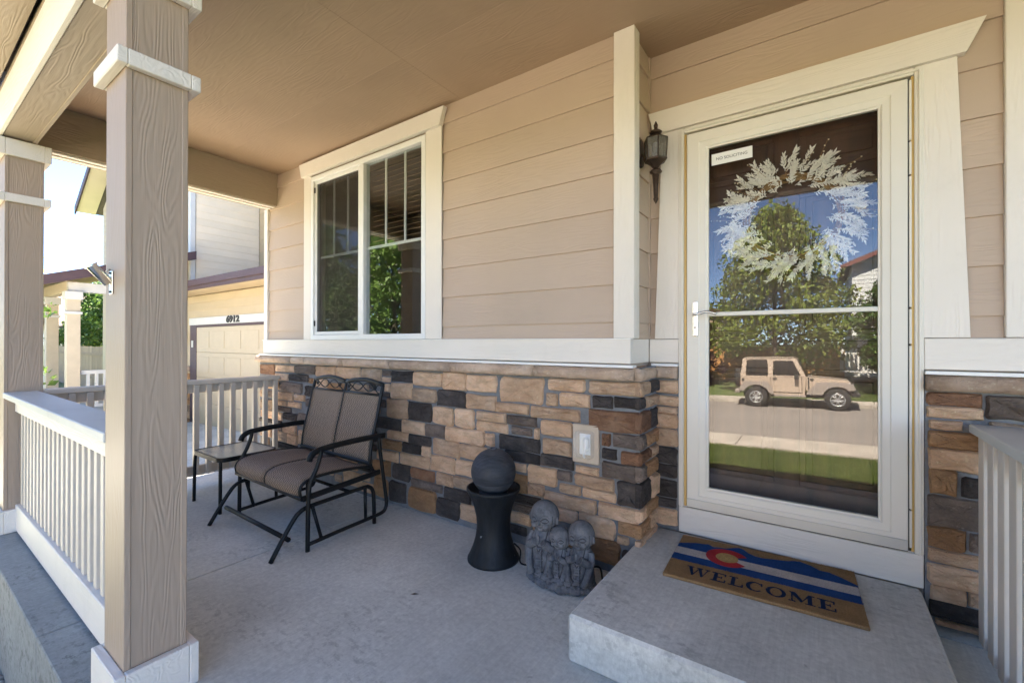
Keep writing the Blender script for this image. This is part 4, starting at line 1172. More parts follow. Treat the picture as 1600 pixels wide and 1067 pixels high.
# ================================================================== THREE MONKS STATUE (one carved piece)
m, n, p = new_mat('cast stone grey')
v = coords(n, rnd=False)
c = ramp(n, noise(n, v, 14.0, 6, 0.7), [(0.28, (0.050, 0.052, 0.060)), (0.5, (0.125, 0.128, 0.138)), (0.75, (0.21, 0.212, 0.225))])
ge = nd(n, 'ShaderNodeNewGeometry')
c = mixc(n, ramp(n, ge.outputs['Pointiness'], [(0.46, 1.0), (0.505, 0.0)]), c, (0.035, 0.036, 0.042))  # creases tinted dark, shade put into the colour to bring out the carving
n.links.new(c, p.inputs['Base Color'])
p.inputs['Roughness'].default_value = 0.85
bump(n, p, noise(n, v, 90.0, 4, 0.7), 0.003)
M['cast_stone'] = m
SX, SY = -1.125, 2.045
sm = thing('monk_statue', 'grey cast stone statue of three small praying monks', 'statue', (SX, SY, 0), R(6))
def figure(mb, cx_, cy_, head_z, hr_, bw):
    """robe, hands, head; facing -Y, one lump each, merged later into one continuous surface"""
    zt = head_z - hr_ * 0.78
    mb.lathe([(bw * 1.02, 0.03), (bw * 1.0, zt * 0.3), (bw * 0.92, zt * 0.6), (bw * 0.86, zt * 0.85), (bw * 0.62, zt * 0.98), (bw * 0.35, zt + 0.02)], 24, (cx_, cy_, 0))
    mb.ball((cx_, cy_, head_z), hr_, 24, 16, (0.98, 0.98, 1.03))
    # face: brow ridge, cheeks, nose, chin, closed lids, ears
    f = lambda ax, az, rr_: (cx_ + hr_ * math.sin(ax) * math.cos(az), cy_ - hr_ * math.cos(ax) * math.cos(az), head_z + hr_ * math.sin(az))
    def blob(ax, az, s, sq=(1, 1, 1), out=0.0):
        q = f(ax, az, 0)
        q = (q[0], q[1] - out, q[2])
        mb.ball(q, s, 10, 7, sq)
    for sx in (-1, 1):
        blob(sx * 0.45, -0.42, hr_ * 0.22, (1, 0.5, 0.85))
        blob(sx * 1.40, -0.15, hr_ * 0.22, (0.5, 0.6, 1.3))
    blob(0, -0.20, hr_ * 0.13, (0.8, 1.2, 1.5), hr_ * 0.05)
    blob(0, -0.80, hr_ * 0.17, (1.2, 0.6, 0.7))
    # arms and joined hands
    for sx in (-1, 1):
        pts = [(cx_ + sx * bw * 0.78, cy_ - bw * 0.15, zt * 0.90), (cx_ + sx * bw * 0.92, cy_ - bw * 0.55, zt * 0.68), (cx_ + sx * bw * 0.30, cy_ - bw * 1.02, zt * 0.80)]
        mb.tube(smooth_path(pts, 5), [bw * 0.26] * 11, 10)
        mb.tube(smooth_path([pts[1], (pts[1][0] * 0.8 + cx_ * 0.2, cy_ - bw * 0.98, zt * 0.40), (cx_ + sx * bw * 0.55, cy_ - bw * 0.98, 0.05)], 4), [bw * 0.24] * 9, 8)
    mb.ball((cx_, cy_ - bw * 1.08, zt * 0.86), bw * 0.22, 10, 8, (0.6, 0.6, 1.5))
    # front panel of the robe with cross folds
    mb.box(cx_ - bw * 0.20, cx_ + bw * 0.20, cy_ - bw * 1.06, cy_ - bw * 0.5, 0.05, zt * 0.70)
    for k_ in range(4):
        z = zt * (0.18 + 0.14 * k_)
        mb.box(cx_ - bw * 0.26, cx_ + bw * 0.26, cy_ - bw * 1.12, cy_ - bw * 0.5, z, z + 0.006)
mb = MB()
FIG = [(-0.088, 0.012, 0.330, 0.079, 0.078), (0.016, -0.022, 0.248, 0.056, 0.053), (0.122, 0.000, 0.275, 0.070, 0.068)]
for q in FIG: figure(mb, *q)
for k_ in range(90):
    a = k_ / 45 * 2 * math.pi
    q_ = 1.0 if k_ < 45 else 0.82
    mb.ball((0.012 + 0.168 * q_ * math.cos(a), -0.005 + 0.086 * q_ * math.sin(a), 0.018 + (0.022 if k_ >= 45 else 0.0) + random.uniform(-0.004, 0.008)), random.uniform(0.016, 0.030), 8, 6, (1.1, 1.0, 0.85))
mb.ball((0.012, 0, 0.02), 0.16, 20, 8, (1.05, 0.56, 0.22))
me = mb.mesh('carving')
tmp = bpy.data.objects.new('carving', me)
COL.objects.link(tmp)
rm = tmp.modifiers.new('r', 'REMESH'); rm.mode = 'VOXEL'; rm.voxel_size = 0.0024
s2 = tmp.modifiers.new('s', 'SMOOTH'); s2.iterations = 4; s2.factor = 0.5
dg = bpy.context.evaluated_depsgraph_get()
me2 = bpy.data.meshes.new_from_object(tmp.evaluated_get(dg))
bpy.data.objects.remove(tmp)
vz = np.empty(len(me2.vertices) * 3)
me2.vertices.foreach_get('co', vz)
vz = vz.reshape(-1, 3)
def g_(t, w_): return np.exp(-(t / w_) ** 2)
for (cx_, cy_, hz, hr_, bw) in FIG:
    d_ = vz - np.array([cx_, cy_, hz])
    rr_ = np.linalg.norm(d_, axis=1) + 1e-9
    on = (rr_ < hr_ * 1.35) & (d_[:, 1] < 0) & (vz[:, 2] > hz - hr_ * 1.02)
    ax_ = np.arctan2(d_[:, 0], -d_[:, 1]); az_ = np.arcsin(np.clip(d_[:, 2] / rr_, -1, 1))
    dep = np.zeros(len(vz))
    for sx in (-1, 1):
        t = (ax_ - sx * 0.42) / 0.27
        ins_ = np.clip(1.15 - np.abs(t), 0, 1) ** 0.5
        dep -= 0.085 * ins_ * g_(az_ - (-0.20 + 0.13 * t * t), 0.055)      # closed eye line
        dep += 0.045 * ins_ * g_(az_ - (-0.06 - 0.10 * t * t), 0.09)       # lid
        dep -= 0.050 * ins_ * g_(az_ - (0.10 - 0.12 * t * t), 0.06)        # crease under the brow
        dep += 0.055 * ins_ * g_(az_ - (0.22 - 0.16 * t * t), 0.07)        # brow
    t = ax_ / 0.26
    dep -= 0.075 * np.clip(1.1 - np.abs(t), 0, 1) ** 0.5 * g_(az_ - (-0.64 + 0.10 * t * t), 0.05)   # mouth
    dep -= 0.05 * g_(np.abs(ax_) - 1.02, 0.07) * (az_ < 0.25) * (az_ > -0.8)                        # edge of the face
    vz[on] += (d_[on] / rr_[on, None]) * (dep[on] * hr_)[:, None]
    # robe: vertical folds and the crossing collar
    zt_ = hz - hr_ * 0.78
    e_ = vz[:, :2] - np.array([cx_, cy_]); re = np.linalg.norm(e_, axis=1) + 1e-9
    ob_ = (re < bw * 1.45) & (e_[:, 1] < bw * 0.2) & (vz[:, 2] < zt_) & (vz[:, 2] > 0.05)
    an_ = np.arctan2(e_[:, 0], -e_[:, 1])
    fold = 0.030 * np.sin(an_ * 11 + 3 * np.sin(vz[:, 2] * 40)) * np.clip((zt_ * 0.75 - vz[:, 2]) / (zt_ * 0.3), 0, 1)
    fold = fold - 0.07 * g_(np.abs(an_) - 0.9 * np.clip((vz[:, 2] - zt_ * 0.62) / (zt_ * 0.4), 0, 1), 0.07) * (vz[:, 2] > zt_ * 0.6)
    vz[ob_, :2] += (e_[ob_] / re[ob_, None]) * (fold[ob_] * bw)[:, None]
vz[:, 2] = np.maximum(vz[:, 2], 0.0)
me2.vertices.foreach_set('co', vz.ravel())
me2.materials.clear()
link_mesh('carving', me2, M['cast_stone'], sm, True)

# ================================================================== OUTLET BOX
ob = thing('outlet_box', 'beige outdoor outlet with clear bubble cover in the stone wall', 'outlet', (-1.088, 2.277, 0.683))
M['beige'] = plain('beige outlet plate', (0.50, 0.40, 0.30), 0.7, 0, 12, 0.08, 60, 0.001)
MB().box(-0.080, 0.080, 0.0, 0.034, -0.108, 0.108, 0.004).build('mounting_plate', M['beige'], ob)
m, n, p = new_mat('clear polycarbonate cover')
p.inputs['Base Color'].default_value = (0.9, 0.88, 0.80, 1)
p.inputs['Roughness'].default_value = 0.12
p.inputs['Alpha'].default_value = 0.22
p.inputs['Specular IOR Level'].default_value = 0.9
M['clear'] = m
rr0 = rrect(0.055, 0.078, 0.022, 4)
vs, fs = [], []
for (s_, y_) in ((1.0, 0.0), (0.97, -0.035), (0.88, -0.052), (0.6, -0.056)):
    vs += [(a * s_, y_, b * s_) for a, b in rr0]
k = len(rr0)
for l_ in range(3):
    for i in range(k):
        j = (i + 1) % k
        fs.append((l_ * k + i, l_ * k + j, (l_ + 1) * k + j, (l_ + 1) * k + i))
fs.append(tuple(3 * k + i for i in range(k)))
MB().add(vs, fs).build('bubble_cover', M['clear'], ob, True)
MB().box(-0.033, 0.033, -0.006, -0.0005, -0.058, 0.058, 0.002).build('receptacle', M['vinyl'], ob)
MB().box(0.0, 0.030, -0.034, -0.007, -0.03, 0.045, 0.010).tube(smooth_path([(0.012, -0.03, -0.02), (0.008, -0.036, -0.05), (0.004, -0.02, -0.07)], 4), 0.006, 6).build('plug', M['vinyl'], ob)

# ================================================================== WALL LANTERN
ln = thing('wall_lantern', 'bronze six sided wall lantern beside the front door', 'lantern', (-0.742, 2.43, 2.30))
M['lamp_glass'] = new_mat('seeded lantern glass')[0]
n = M['lamp_glass'].node_tree; p = n.nodes['Principled BSDF']
p.inputs['Base Color'].default_value = (0.20, 0.18, 0.15, 1)
p.inputs['Roughness'].default_value = 0.22
p.inputs['Alpha'].default_value = 0.45
p.inputs['Specular IOR Level'].default_value = 0.8
bump(n, p, noise(n, coords(n, rnd=False), 60, 2), 0.003)
br = M['bronze']
def hexp(r, z, a0=0.0): return [(r * math.cos(R(60 * k) + a0), r * math.sin(R(60 * k) + a0), z) for k in range(6)]
rt_, rb_, zt_, zb_ = 0.062, 0.055, 0.055, -0.055
MB().lathe([(0.066, 0.055), (0.064, 0.061), (0.045, 0.072), (0.030, 0.079), (0.018, 0.083), (0.016, 0.090)], 6).build('roof', br, ln)
MB().lathe([(0.012, 0.088), (0.030, 0.092), (0.034, 0.098), (0.022, 0.108), (0.008, 0.116), (0.010, 0.124), (0.012, 0.135), (0.007, 0.146), (0.002, 0.158)], 16).build('finial', br, ln, True)
T, B_ = hexp(rt_, zt_), hexp(rb_, zb_)
for k in range(6):
    MB().tube([T[k], B_[k]], 0.0042, 6).build('corner_bar', br, ln)
    a, b, c_, d_ = Vector(T[k]), Vector(T[(k + 1) % 6]), Vector(B_[(k + 1) % 6]), Vector(B_[k])
    nr_ = (b - a).cross(d_ - a).normalized() * 0.0015
    MB().add([a - nr_, b - nr_, c_ - nr_, d_ - nr_, a + nr_, b + nr_, c_ + nr_, d_ + nr_], [(0, 1, 2, 3), (7, 6, 5, 4), (0, 4, 5, 1), (1, 5, 6, 2), (2, 6, 7, 3), (3, 7, 4, 0)]).build('pane', M['lamp_glass'], ln)
MB().lathe([(0.002, -0.100), (0.014, -0.098), (0.030, -0.080), (0.045, -0.068), (0.060, -0.060), (0.062, -0.052), (0.050, -0.050)], 6).build('lower_pan', br, ln)
MB().lathe([(0.001, -0.292), (0.006, -0.282), (0.012, -0.272), (0.014, -0.264), (0.011, -0.258), (0.013, -0.20), (0.019, -0.135), (0.014, -0.131), (0.030, -0.124), (0.033, -0.118), (0.026, -0.108), (0.012, -0.102), (0.012, -0.096)], 16).build('tail', br, ln, True)
MB().lathe([(0.016, -0.05), (0.017, -0.02), (0.014, 0.0), (0.020, 0.02), (0.012, 0.04), (0.003, 0.046)], 14).build('bulb', M['vinyl'], ln, True)
pl = MB()
pl.prism([(0.045 * math.cos(a), 0.078 * math.sin(a)) for a in lin(0, 2 * math.pi * 15 / 16, 15)], 'x', -0.088, -0.076)
pl.build('back_plate', br, ln)
MB().tube(smooth_path([(-0.078, 0, -0.01), (-0.066, 0, -0.02), (-0.055, 0, -0.05), (-0.02, 0, -0.075)], 4), 0.008, 8).build('bracket', br, ln, True)

# ================================================================== WREATH
M['wreath_leaf'] = plain('white fabric leaf', (0.88, 0.83, 0.74), 0.75, 0, 20, 0.12, 90, 0.001)
M['twig'] = plain('gold brown twig', (0.28, 0.16, 0.06), 0.6, 0, 20, 0.25)
M['berry'] = plain('cream berry', (0.75, 0.66, 0.45), 0.4)
wr = thing('wreath', 'white leaf wreath with berry twigs hanging behind the door glass', 'wreath', (-0.128, 2.648, 1.888))
mb = MB()
for q in range(5):
    rr_ = 0.205 + 0.012 * math.cos(q * 1.3)
    mb.tube([(rr_ * (1 + 0.03 * math.sin(5 * a + q)) * math.cos(a), 0.016 + 0.010 * math.sin(q * 1.3 + 3 * a), rr_ * (1 + 0.03 * math.sin(5 * a + q)) * math.sin(a)) for a in lin(0, 2 * math.pi, 36)], 0.0055, 6)
mb.build('vine_ring', M['twig'], wr, True)
def sprig_mesh(seed):
    r = random.Random(seed)
    mb = MB()
    L = 0.125
    for i in range(19):
        t = i / 18
        base = Vector((L * (0.08 + 0.85 * t), 0, 0.012 * math.sin(t * 2)))
        ang = r.uniform(0.35, 1.25) * (1 if i % 2 else -1) * (1 - 0.55 * t)
        tw = r.uniform(-1.2, 0.9)
        d = Vector((math.cos(ang), math.sin(tw) * 0.5 - 0.15, math.sin(ang))).normalized()
        s = d.cross(Vector((0, 1, 0.2))).normalized()
        nn = s.cross(d)
        l_ = r.uniform(0.022, 0.038); w_ = l_ * 0.19
        P = [base, base + d * l_ * 0.45 + s * w_ + nn * 0.002, base + d * l_ + nn * -0.004, base + d * l_ * 0.45 - s * w_ + nn * 0.002, base + d * l_ * 0.5 - nn * 0.003]
        mb.add(P, [(0, 1, 4), (1, 2, 4), (2, 3, 4), (3, 0, 4)])
    mb.tube([(0, 0, 0), (L * 0.5, 0, 0.01), (L * 0.95, 0, 0.012)], 0.0016, 4)
    me = mb.mesh('leaf_sprig')
    me.materials.append(M['wreath_leaf'])
    return me
SPR = [sprig_mesh(k) for k in range(6)]
r_ = random.Random(3)
for ringr, cnt, yo in ((0.160, 26, 0.012), (0.182, 34, -0.004), (0.205, 38, -0.018), (0.228, 40, -0.008), (0.248, 36, 0.008)):
    for k in range(cnt):
        a = 2 * math.pi * k / cnt + r_.uniform(-0.12, 0.12)
        o = bpy.data.objects.new('leaf_sprig', SPR[r_.randrange(6)])
        COL.objects.link(o); o.parent = wr
        s = r_.uniform(0.62, 0.92)
        o.scale = (s, s * 1.0, s)
        rj = ringr + r_.uniform(-0.015, 0.015)
        o.location = (rj * math.cos(a), yo + r_.uniform(-0.008, 0.008), rj * math.sin(a))
        dirn = a - R(r_.uniform(5, 75))
        if a > math.pi * 0.55 and a < math.pi * 1.1: dirn = a + R(r_.uniform(-10, 60))
        o.rotation_euler = (r_.uniform(-0.8, 0.8), -dirn, r_.uniform(-0.45, 0.45))
for k in range(22):
    a = 2 * math.pi * k / 22 + r_.uniform(-0.12, 0.12)
    d = a - R(r_.uniform(-25, 35))
    p0 = Vector((0.22 * math.cos(a), 0.0, 0.22 * math.sin(a)))
    l_ = r_.uniform(0.10, 0.165)
    p1 = p0 + Vector((math.cos(d), 0, math.sin(d))) * l_
    p1.y = r_.uniform(-0.02, 0.01)
    tw = MB().tube([p0, (p0 + p1) / 2 + Vector((0, 0, 0.008)), p1], 0.0013, 5).build('berry_twig', M['twig'], wr)
    mb = MB()
    for t in (0.5, 0.68, 0.84, 1.0):
        mb.ball(p0 + (p1 - p0) * t + Vector((r_.uniform(-1, 1), r_.uniform(-1, 1), r_.uniform(-1, 1))) * 0.006, 0.0038, 6, 5)
    mb.build('berries', M['berry'], tw, True)

# ================================================================== SIGN
sg_ = thing('door_sign', 'small white NO SOLICITING sign stuck to the door glass', 'sign', (-0.392, 2.594, 2.242))
MB().box(-0.098, 0.098, -0.0015, 0.0015, -0.030, 0.030).build('sign_plate', M['vinyl'], sg_)
sg_.rotation_euler = (0, R(-0.5), 0)
me = text_mesh('NO SOLICITING', 0.021, 0.0003)
M['ink'] = plain('dark grey ink', (0.05, 0.05, 0.05), 0.8, 0, 3, 0.02, 60, 0)
me.materials.clear()
o = link_mesh('lettering', me, M['ink'], sg_)
o.rotation_euler = (math.pi / 2, 0, 0); o.location = (0, -0.0019, 0)

# ================================================================== DOORMAT
def coir(name, col):
    m, n, p = new_mat(name)
    v = coords(n, rnd=False)
    f = noise(n, v, 260.0, 3, 0.8)
    c = ramp(n, f, [(0.3, tuple(x * 0.45 for x in col)), (0.55, col), (0.8, tuple(min(1, x * 1.5) for x in col))])
    c = mixc(n, 1.0, c, ramp(n, noise(n, v, 12.0, 4), [(0.3, 0.82), (0.7, 1.1)]), 'MULTIPLY')
    n.links.new(c, p.inputs['Base Color'])
    p.inputs['Roughness'].default_value = 1.0
    p.inputs['Specular IOR Level'].default_value = 0.1
    bump(n, p, f, 0.006)
    return m
M['coir'] = coir('natural coir', (0.44, 0.265, 0.125))
M['coir_blue'] = coir('blue coir', (0.028, 0.085, 0.25))
M['coir_white'] = coir('pale coir', (0.68, 0.60, 0.54))
M['coir_red'] = coir('red coir', (0.52, 0.045, 0.05))
M['coir_gold'] = coir('gold coir', (0.56, 0.36, 0.14))
M['coir_ink'] = coir('navy lettering coir', (0.020, 0.035, 0.085))
dm = thing('doormat', 'coir welcome doormat with blue, white and red flag design', 'doormat', (-0.238, 2.318, 0.1875), R(3.0))
MW, MH = 0.745, 0.478
MB().box(-MW / 2, MW / 2, -MH / 2, MH / 2, 0.0, 0.0145, 0.003).build('mat_base', M['coir'], dm)
def strip_slab(name, low, high, z, mat, t=0.0012):
    """slab between two matching runs of points"""
    mb = MB()
    k = len(low)
    for i in range(k - 1):
        q = [low[i], low[i + 1], high[i + 1], high[i]]
        mb.add([(*p_, z) for p_ in q] + [(*p_, z + t) for p_ in q], [(3, 2, 1, 0), (4, 5, 6, 7), (0, 1, 5, 4), (2, 3, 7, 6)])
    o = mb.build(name, mat, dm)
    bmx = bmesh.new(); bmx.from_mesh(o.data)
    bmesh.ops.remove_doubles(bmx, verts=bmx.verts, dist=1e-6)
    bmx.to_mesh(o.data); bmx.free()
    return o
Xf = lambda t: (t - 0.5) * MW
Yf = lambda t: (t - 0.5) * MH
def hs(y0, y1, name, mat):
    xs = lin(0.004, 0.996, 4)
    strip_slab(name, [(Xf(q), Yf(y0)) for q in xs], [(Xf(q), Yf(y1)) for q in xs], 0.0146, mat)
hs(0.355, 0.495, 'blue_stripe', M['coir_blue'])
hs(0.497, 0.655, 'white_stripe', M['coir_white'])
ridge = [(0.996, 0.70), (0.93, 0.78), (0.87, 0.84), (0.82, 0.84), (0.78, 0.90), (0.72, 0.945), (0.69, 0.93), (0.64, 0.885), (0.58, 0.86), (0.52, 0.83), (0.47, 0.83), (0.43, 0.87), (0.40, 0.93), (0.37, 0.955), (0.335, 0.92), (0.29, 0.86), (0.25, 0.85), (0.215, 0.83), (0.185, 0.87), (0.15, 0.85), (0.10, 0.83), (0.05, 0.79), (0.004, 0.745)][::-1]
strip_slab('mountain_stripe', [(Xf(q), Yf(0.657)) for q, _ in ridge], [(Xf(q), Yf(h_)) for q, h_ in ridge], 0.0146, M['coir_blue'])
ccx, ccy, ro, ri = Xf(0.315), Yf(0.635), 0.094, 0.050
arc = [R(a) for a in lin(30, 330, 34)]
strip_slab('letter_c', [(ccx + ri * math.cos(a), ccy + ri * math.sin(a)) for a in arc], [(ccx + ro * math.cos(a), ccy + ro * math.sin(a)) for a in arc], 0.0162, M['coir_red'])
MB().lathe([(0.001, 0.0162), (ri - 0.001, 0.0162), (ri - 0.001, 0.0174), (0.001, 0.0174)], 30, (ccx, ccy, 0)).build('gold_disc', M['coir_gold'], dm)
# serif letters as outlines in a unit box
def rect(a, b, c_, d_): return [(a, c_), (b, c_), (b, d_), (a, d_)]
def ell(cx_, cy_, rx_, ry_, a0, a1, k): return [(cx_ + rx_ * math.cos(R(a)), cy_ + ry_ * math.sin(R(a))) for a in lin(a0, a1, k)]
E_ = [rect(0.14, 0.36, 0.09, 0.91), rect(0, 0.82, 0.91, 1.0), rect(0, 0.85, 0, 0.09), rect(0.36, 0.62, 0.46, 0.55), rect(0.74, 0.82, 0.72, 0.91), rect(0.77, 0.85, 0.09, 0.30), rect(0.56, 0.62, 0.38, 0.46), rect(0.56, 0.62, 0.55, 0.63)]
L_ = [rect(0.14, 0.36, 0.09, 0.91), rect(0, 0.5, 0.91, 1.0), rect(0, 0.82, 0, 0.09), rect(0.74, 0.82, 0.09, 0.32)]
W_ = [[(0.10, 0.91), (0.33, 0.91), (0.50, 0.22), (0.40, 0.0)], [(0.40, 0.0), (0.50, 0.22), (0.66, 0.80), (0.74, 0.80), (0.48, 0.0)], [(0.66, 0.91), (0.88, 0.91), (1.05, 0.22), (0.95, 0.0)], [(0.95, 0.0), (1.05, 0.22), (1.22, 0.91), (1.30, 0.91), (1.03, 0.0)], rect(0, 0.42, 0.91, 1.0), rect(0.56, 0.96, 0.91, 1.0), rect(1.10, 1.40, 0.91, 1.0)]
M_ = [rect(0.13, 0.21, 0.09, 0.91), rect(0, 0.34, 0, 0.09), [(0.02, 1.0), (0.34, 1.0), (0.70, 0.28), (0.62, 0.05)], [(0.62, 0.05), (0.70, 0.28), (1.00, 1.0), (1.06, 0.91)], rect(0.94, 1.16, 0.09, 0.91), rect(0.82, 1.30, 0, 0.09), rect(0.98, 1.30, 0.91, 1.0)]
C_ = [ell(0.48, 0.5, 0.48, 0.52, 42, 318, 26) + ell(0.53, 0.5, 0.30, 0.43, 318, 42, 26), rect(0.80, 0.88, 0.66, 0.98)]
O_ = [ell(0.52, 0.5, 0.52, 0.52, 0, 180, 16) + ell(0.52, 0.5, 0.31, 0.43, 180, 0, 16), ell(0.52, 0.5, 0.52, 0.52, 180, 360, 16) + ell(0.52, 0.5, 0.31, 0.43, 360, 180, 16)]
word = [(W_, 1.40), (E_, 0.88), (L_, 0.84), (C_, 0.95), (O_, 1.04), (M_, 1.30), (E_, 0.88)]
lh, gap = 0.080, 0.12
tot = sum(w_ for _, w_ in word) + gap * 6
sx_ = 0.565 / tot
letter_polys = []
x = -0.565 / 2 - 0.004
for polys, w_ in word:
    bmx = bmesh.new()
    for i_, po in enumerate(polys):
        zz = 0.0146 + 0.00012 * i_
        letter_polys.append([(x + q[0] * sx_, Yf(0.105) + q[1] * lh) for q in po])
        f_ = bmx.faces.new([bmx.verts.new((x + q[0] * sx_, Yf(0.105) + q[1] * lh, zz)) for q in po])
        ext = bmesh.ops.extrude_face_region(bmx, geom=[f_])
        for e_ in ext['geom']:
            if isinstance(e_, bmesh.types.BMVert): e_.co.z += 0.0011
    bmesh.ops.recalc_face_normals(bmx, faces=bmx.faces)
    me_ = bpy.data.meshes.new('letter')
    bmx.to_mesh(me_); bmx.free()
    link_mesh('letter', me_, M['coir_ink'], dm)
    x += (w_ + gap) * sx_

def in_poly(px, py, po):
    c_ = False
    j = len(po) - 1
    for i in range(len(po)):
        if (po[i][1] > py) != (po[j][1] > py) and px < (po[j][0] - po[i][0]) * (py - po[i][1]) / (po[j][1] - po[i][1] + 1e-12) + po[i][0]:
            c_ = not c_
        j = i
    return c_
fx = random.Random(9)
rg = [(Xf(q), Yf(h_)) for q, h_ in ridge]
def ridge_at(px):
    for (a, b), (c_, d_) in zip(rg, rg[1:]):
        if a <= px <= c_: return b + (d_ - b) * (px - a) / (c_ - a)
    return rg[0][1]
fibs = MB()
for k in range(26000):
    px, py = fx.uniform(-MW / 2, MW / 2), fx.uniform(-MH / 2, MH / 2)
    mi = 0
    rc = math.hypot(px - ccx, py - ccy)
    ac = abs(math.atan2(py - ccy, px - ccx))
    if rc < ri: mi = 4
    elif rc < ro and ac > R(30): mi = 3
    elif Yf(0.355) < py < Yf(0.495): mi = 1
    elif Yf(0.497) <= py < Yf(0.655): mi = 2
    elif Yf(0.657) <= py < ridge_at(px): mi = 1
    elif py < Yf(0.30):
        for po in letter_polys:
            if in_poly(px, py, po): mi = 5; break
    h_ = fx.uniform(0.003, 0.0055)
    a = fx.uniform(0, 6.28); w_ = 0.0011
    z0_ = 0.0142
    fibs.add([(px - w_ * math.cos(a), py - w_ * math.sin(a), z0_), (px + w_ * math.cos(a), py + w_ * math.sin(a), z0_), (px + fx.gauss(0, 0.0022), py + fx.gauss(0, 0.0022), z0_ + h_)], [(0, 1, 2)], mi)
fo = fibs.build('mat_fibres', [M[q] for q in ('coir', 'coir_blue', 'coir_white', 'coir_red', 'coir_gold', 'coir_ink')], dm)
fo['kind'] = 'stuff'

dl = thing('dry_leaf', 'small dry brown leaf lying on the concrete porch floor', 'leaf', (-1.66, 1.535, 0.0), R(30))
M['dry'] = plain('dry leaf', (0.16, 0.09, 0.04), 0.8)
MB().add([(-0.022, 0, 0.001), (-0.004, -0.008, 0.004), (0.022, 0.002, 0.003), (-0.002, 0.008, 0.002), (0, 0, 0.0065), (-0.022, 0, 0.0002), (-0.004, -0.008, 0.003), (0.022, 0.002, 0.002), (-0.002, 0.008, 0.001)], [(0, 1, 4), (1, 2, 4), (2, 3, 4), (3, 0, 4), (6, 5, 8, 7), (0, 5, 6, 1), (1, 6, 7, 2), (2, 7, 8, 3), (3, 8, 5, 0)]).build('leaf_blade', M['dry'], dl)

# ================================================================== FLAG BRACKET on the near column
fk = thing('flag_bracket', 'silver flag pole bracket screwed to the near column', 'bracket', (-2.055, 0.4745, 1.46))
fk.scale = (0.82, 0.82, 0.82)
MB().box(-0.022, 0.022, -0.005, -0.0006, -0.05, 0.05, 0.002).build('mounting_plate', M['chrome'], fk)
tb = MB()
ax = Vector((-0.15, -0.62, 0.78)).normalized()
o0 = Vector((0, -0.008, -0.005))
u_ = ax.orthogonal().normalized(); w2 = ax.cross(u_)
vs, fs = [], []
nn_ = 18
for (rr_, h_) in ((0.020, 0.0), (0.020, 0.085), (0.026, 0.092), (0.0225, 0.092), (0.0170, 0.084), (0.0170, 0.012)):
    for k in range(nn_):
        a = 2 * math.pi * k / nn_
        vs.append(o0 + ax * h_ + u_ * rr_ * math.cos(a) + w2 * rr_ * math.sin(a))
for l_ in range(5):
    for k in range(nn_):
        j = (k + 1) % nn_
        fs.append((l_ * nn_ + k, l_ * nn_ + j, (l_ + 1) * nn_ + j, (l_ + 1) * nn_ + k))
fs.append(tuple(5 * nn_ + k for k in range(nn_)))
fs.append(tuple(range(nn_))[::-1])
MB().add(vs, fs).build('socket', M['chrome'], fk, True)
MB().tube([o0 + ax * 0.045 + u_ * 0.019, o0 + ax * 0.045 + u_ * 0.036], 0.003, 8).tube([o0 + ax * 0.045 + u_ * 0.036 - w2 * 0.012, o0 + ax * 0.045 + u_ * 0.036 + w2 * 0.012], 0.004, 8).build('thumb_screw', M['chrome'], fk, True)
for z in (-0.04, 0.04):
    MB().ball((0, -0.006, z), 0.005, 8, 6).build('screw', M['black_metal'], fk)

# ================================================================== NEIGHBOUR'S HOUSE
M['n_cream'] = paint('neighbour cream siding', (0.84, 0.70, 0.525), 'y', 8, 0.6, 40, 0.001, 0.6, 0.04, 0, 0.03)  # side wall and soffit siding, colour lightened to make up for their shade
M['n_creamx'] = paint('neighbour cream siding front', (0.52, 0.405, 0.265), 'x', 8, 0.6, 40, 0.001, 0.6, 0.04, 0, 0.03)  # same siding, colour darkened where the walls come out too bright
M['n_maroon'] = plain('maroon brown fascia', (0.085, 0.050, 0.055), 0.6, 0, 6, 0.1)
M['n_roof'] = plain('grey brown shingle', (0.16, 0.13, 0.115), 0.9, 0, 30, 0.35, 60, 0.01)
M['n_white'] = plain('neighbour white trim', (0.62, 0.60, 0.57), 0.55, 0, 6, 0.04)
M['n_tan'] = plain('neighbour tan column', (0.55, 0.46, 0.34), 0.6, 0, 6, 0.05)
M['n_door'] = plain('cream garage door', (0.50, 0.40, 0.28), 0.5, 0, 4, 0.04)
M['dark_win'] = plain('dark window glass', (0.02, 0.025, 0.03), 0.05, 0, 3, 0.05, 60, 0, 0.9)
nh = thing('neighbour_house', 'cream two storey neighbour house with garage and front porch', 'house', (-12.0, 5.0, -0.72))
NX, NY, NZ = -12.0, 5.0, -0.72
def nb(mb, name, mat, parent=None, smooth=False):
    o = mb.build(name, mat, parent or nh, smooth)
    if parent is None: 
        o.location = (-NX, -NY, -NZ)
    return o
def wedge_boards_x(z0, z1, st, x0, x1, y, mat, xf=None):
    z = z0
    while z < z1 - 0.01:
        t = min(z + st, z1)
        nb(MB().add([(x0, y - 0.014, z), (x1, y - 0.014, z), (x1, y - 0.003, t), (x0, y - 0.003, t), (x0, y + 0.01, z), (x1, y + 0.01, z), (x1, y + 0.01, t), (x0, y + 0.01, t)],
            [(0, 1, 2, 3), (5, 4, 7, 6), (4, 5, 1, 0), (3, 2, 6, 7), (4, 0, 3, 7), (1, 5, 6, 2)]), 'siding_board', mat)
        z = t
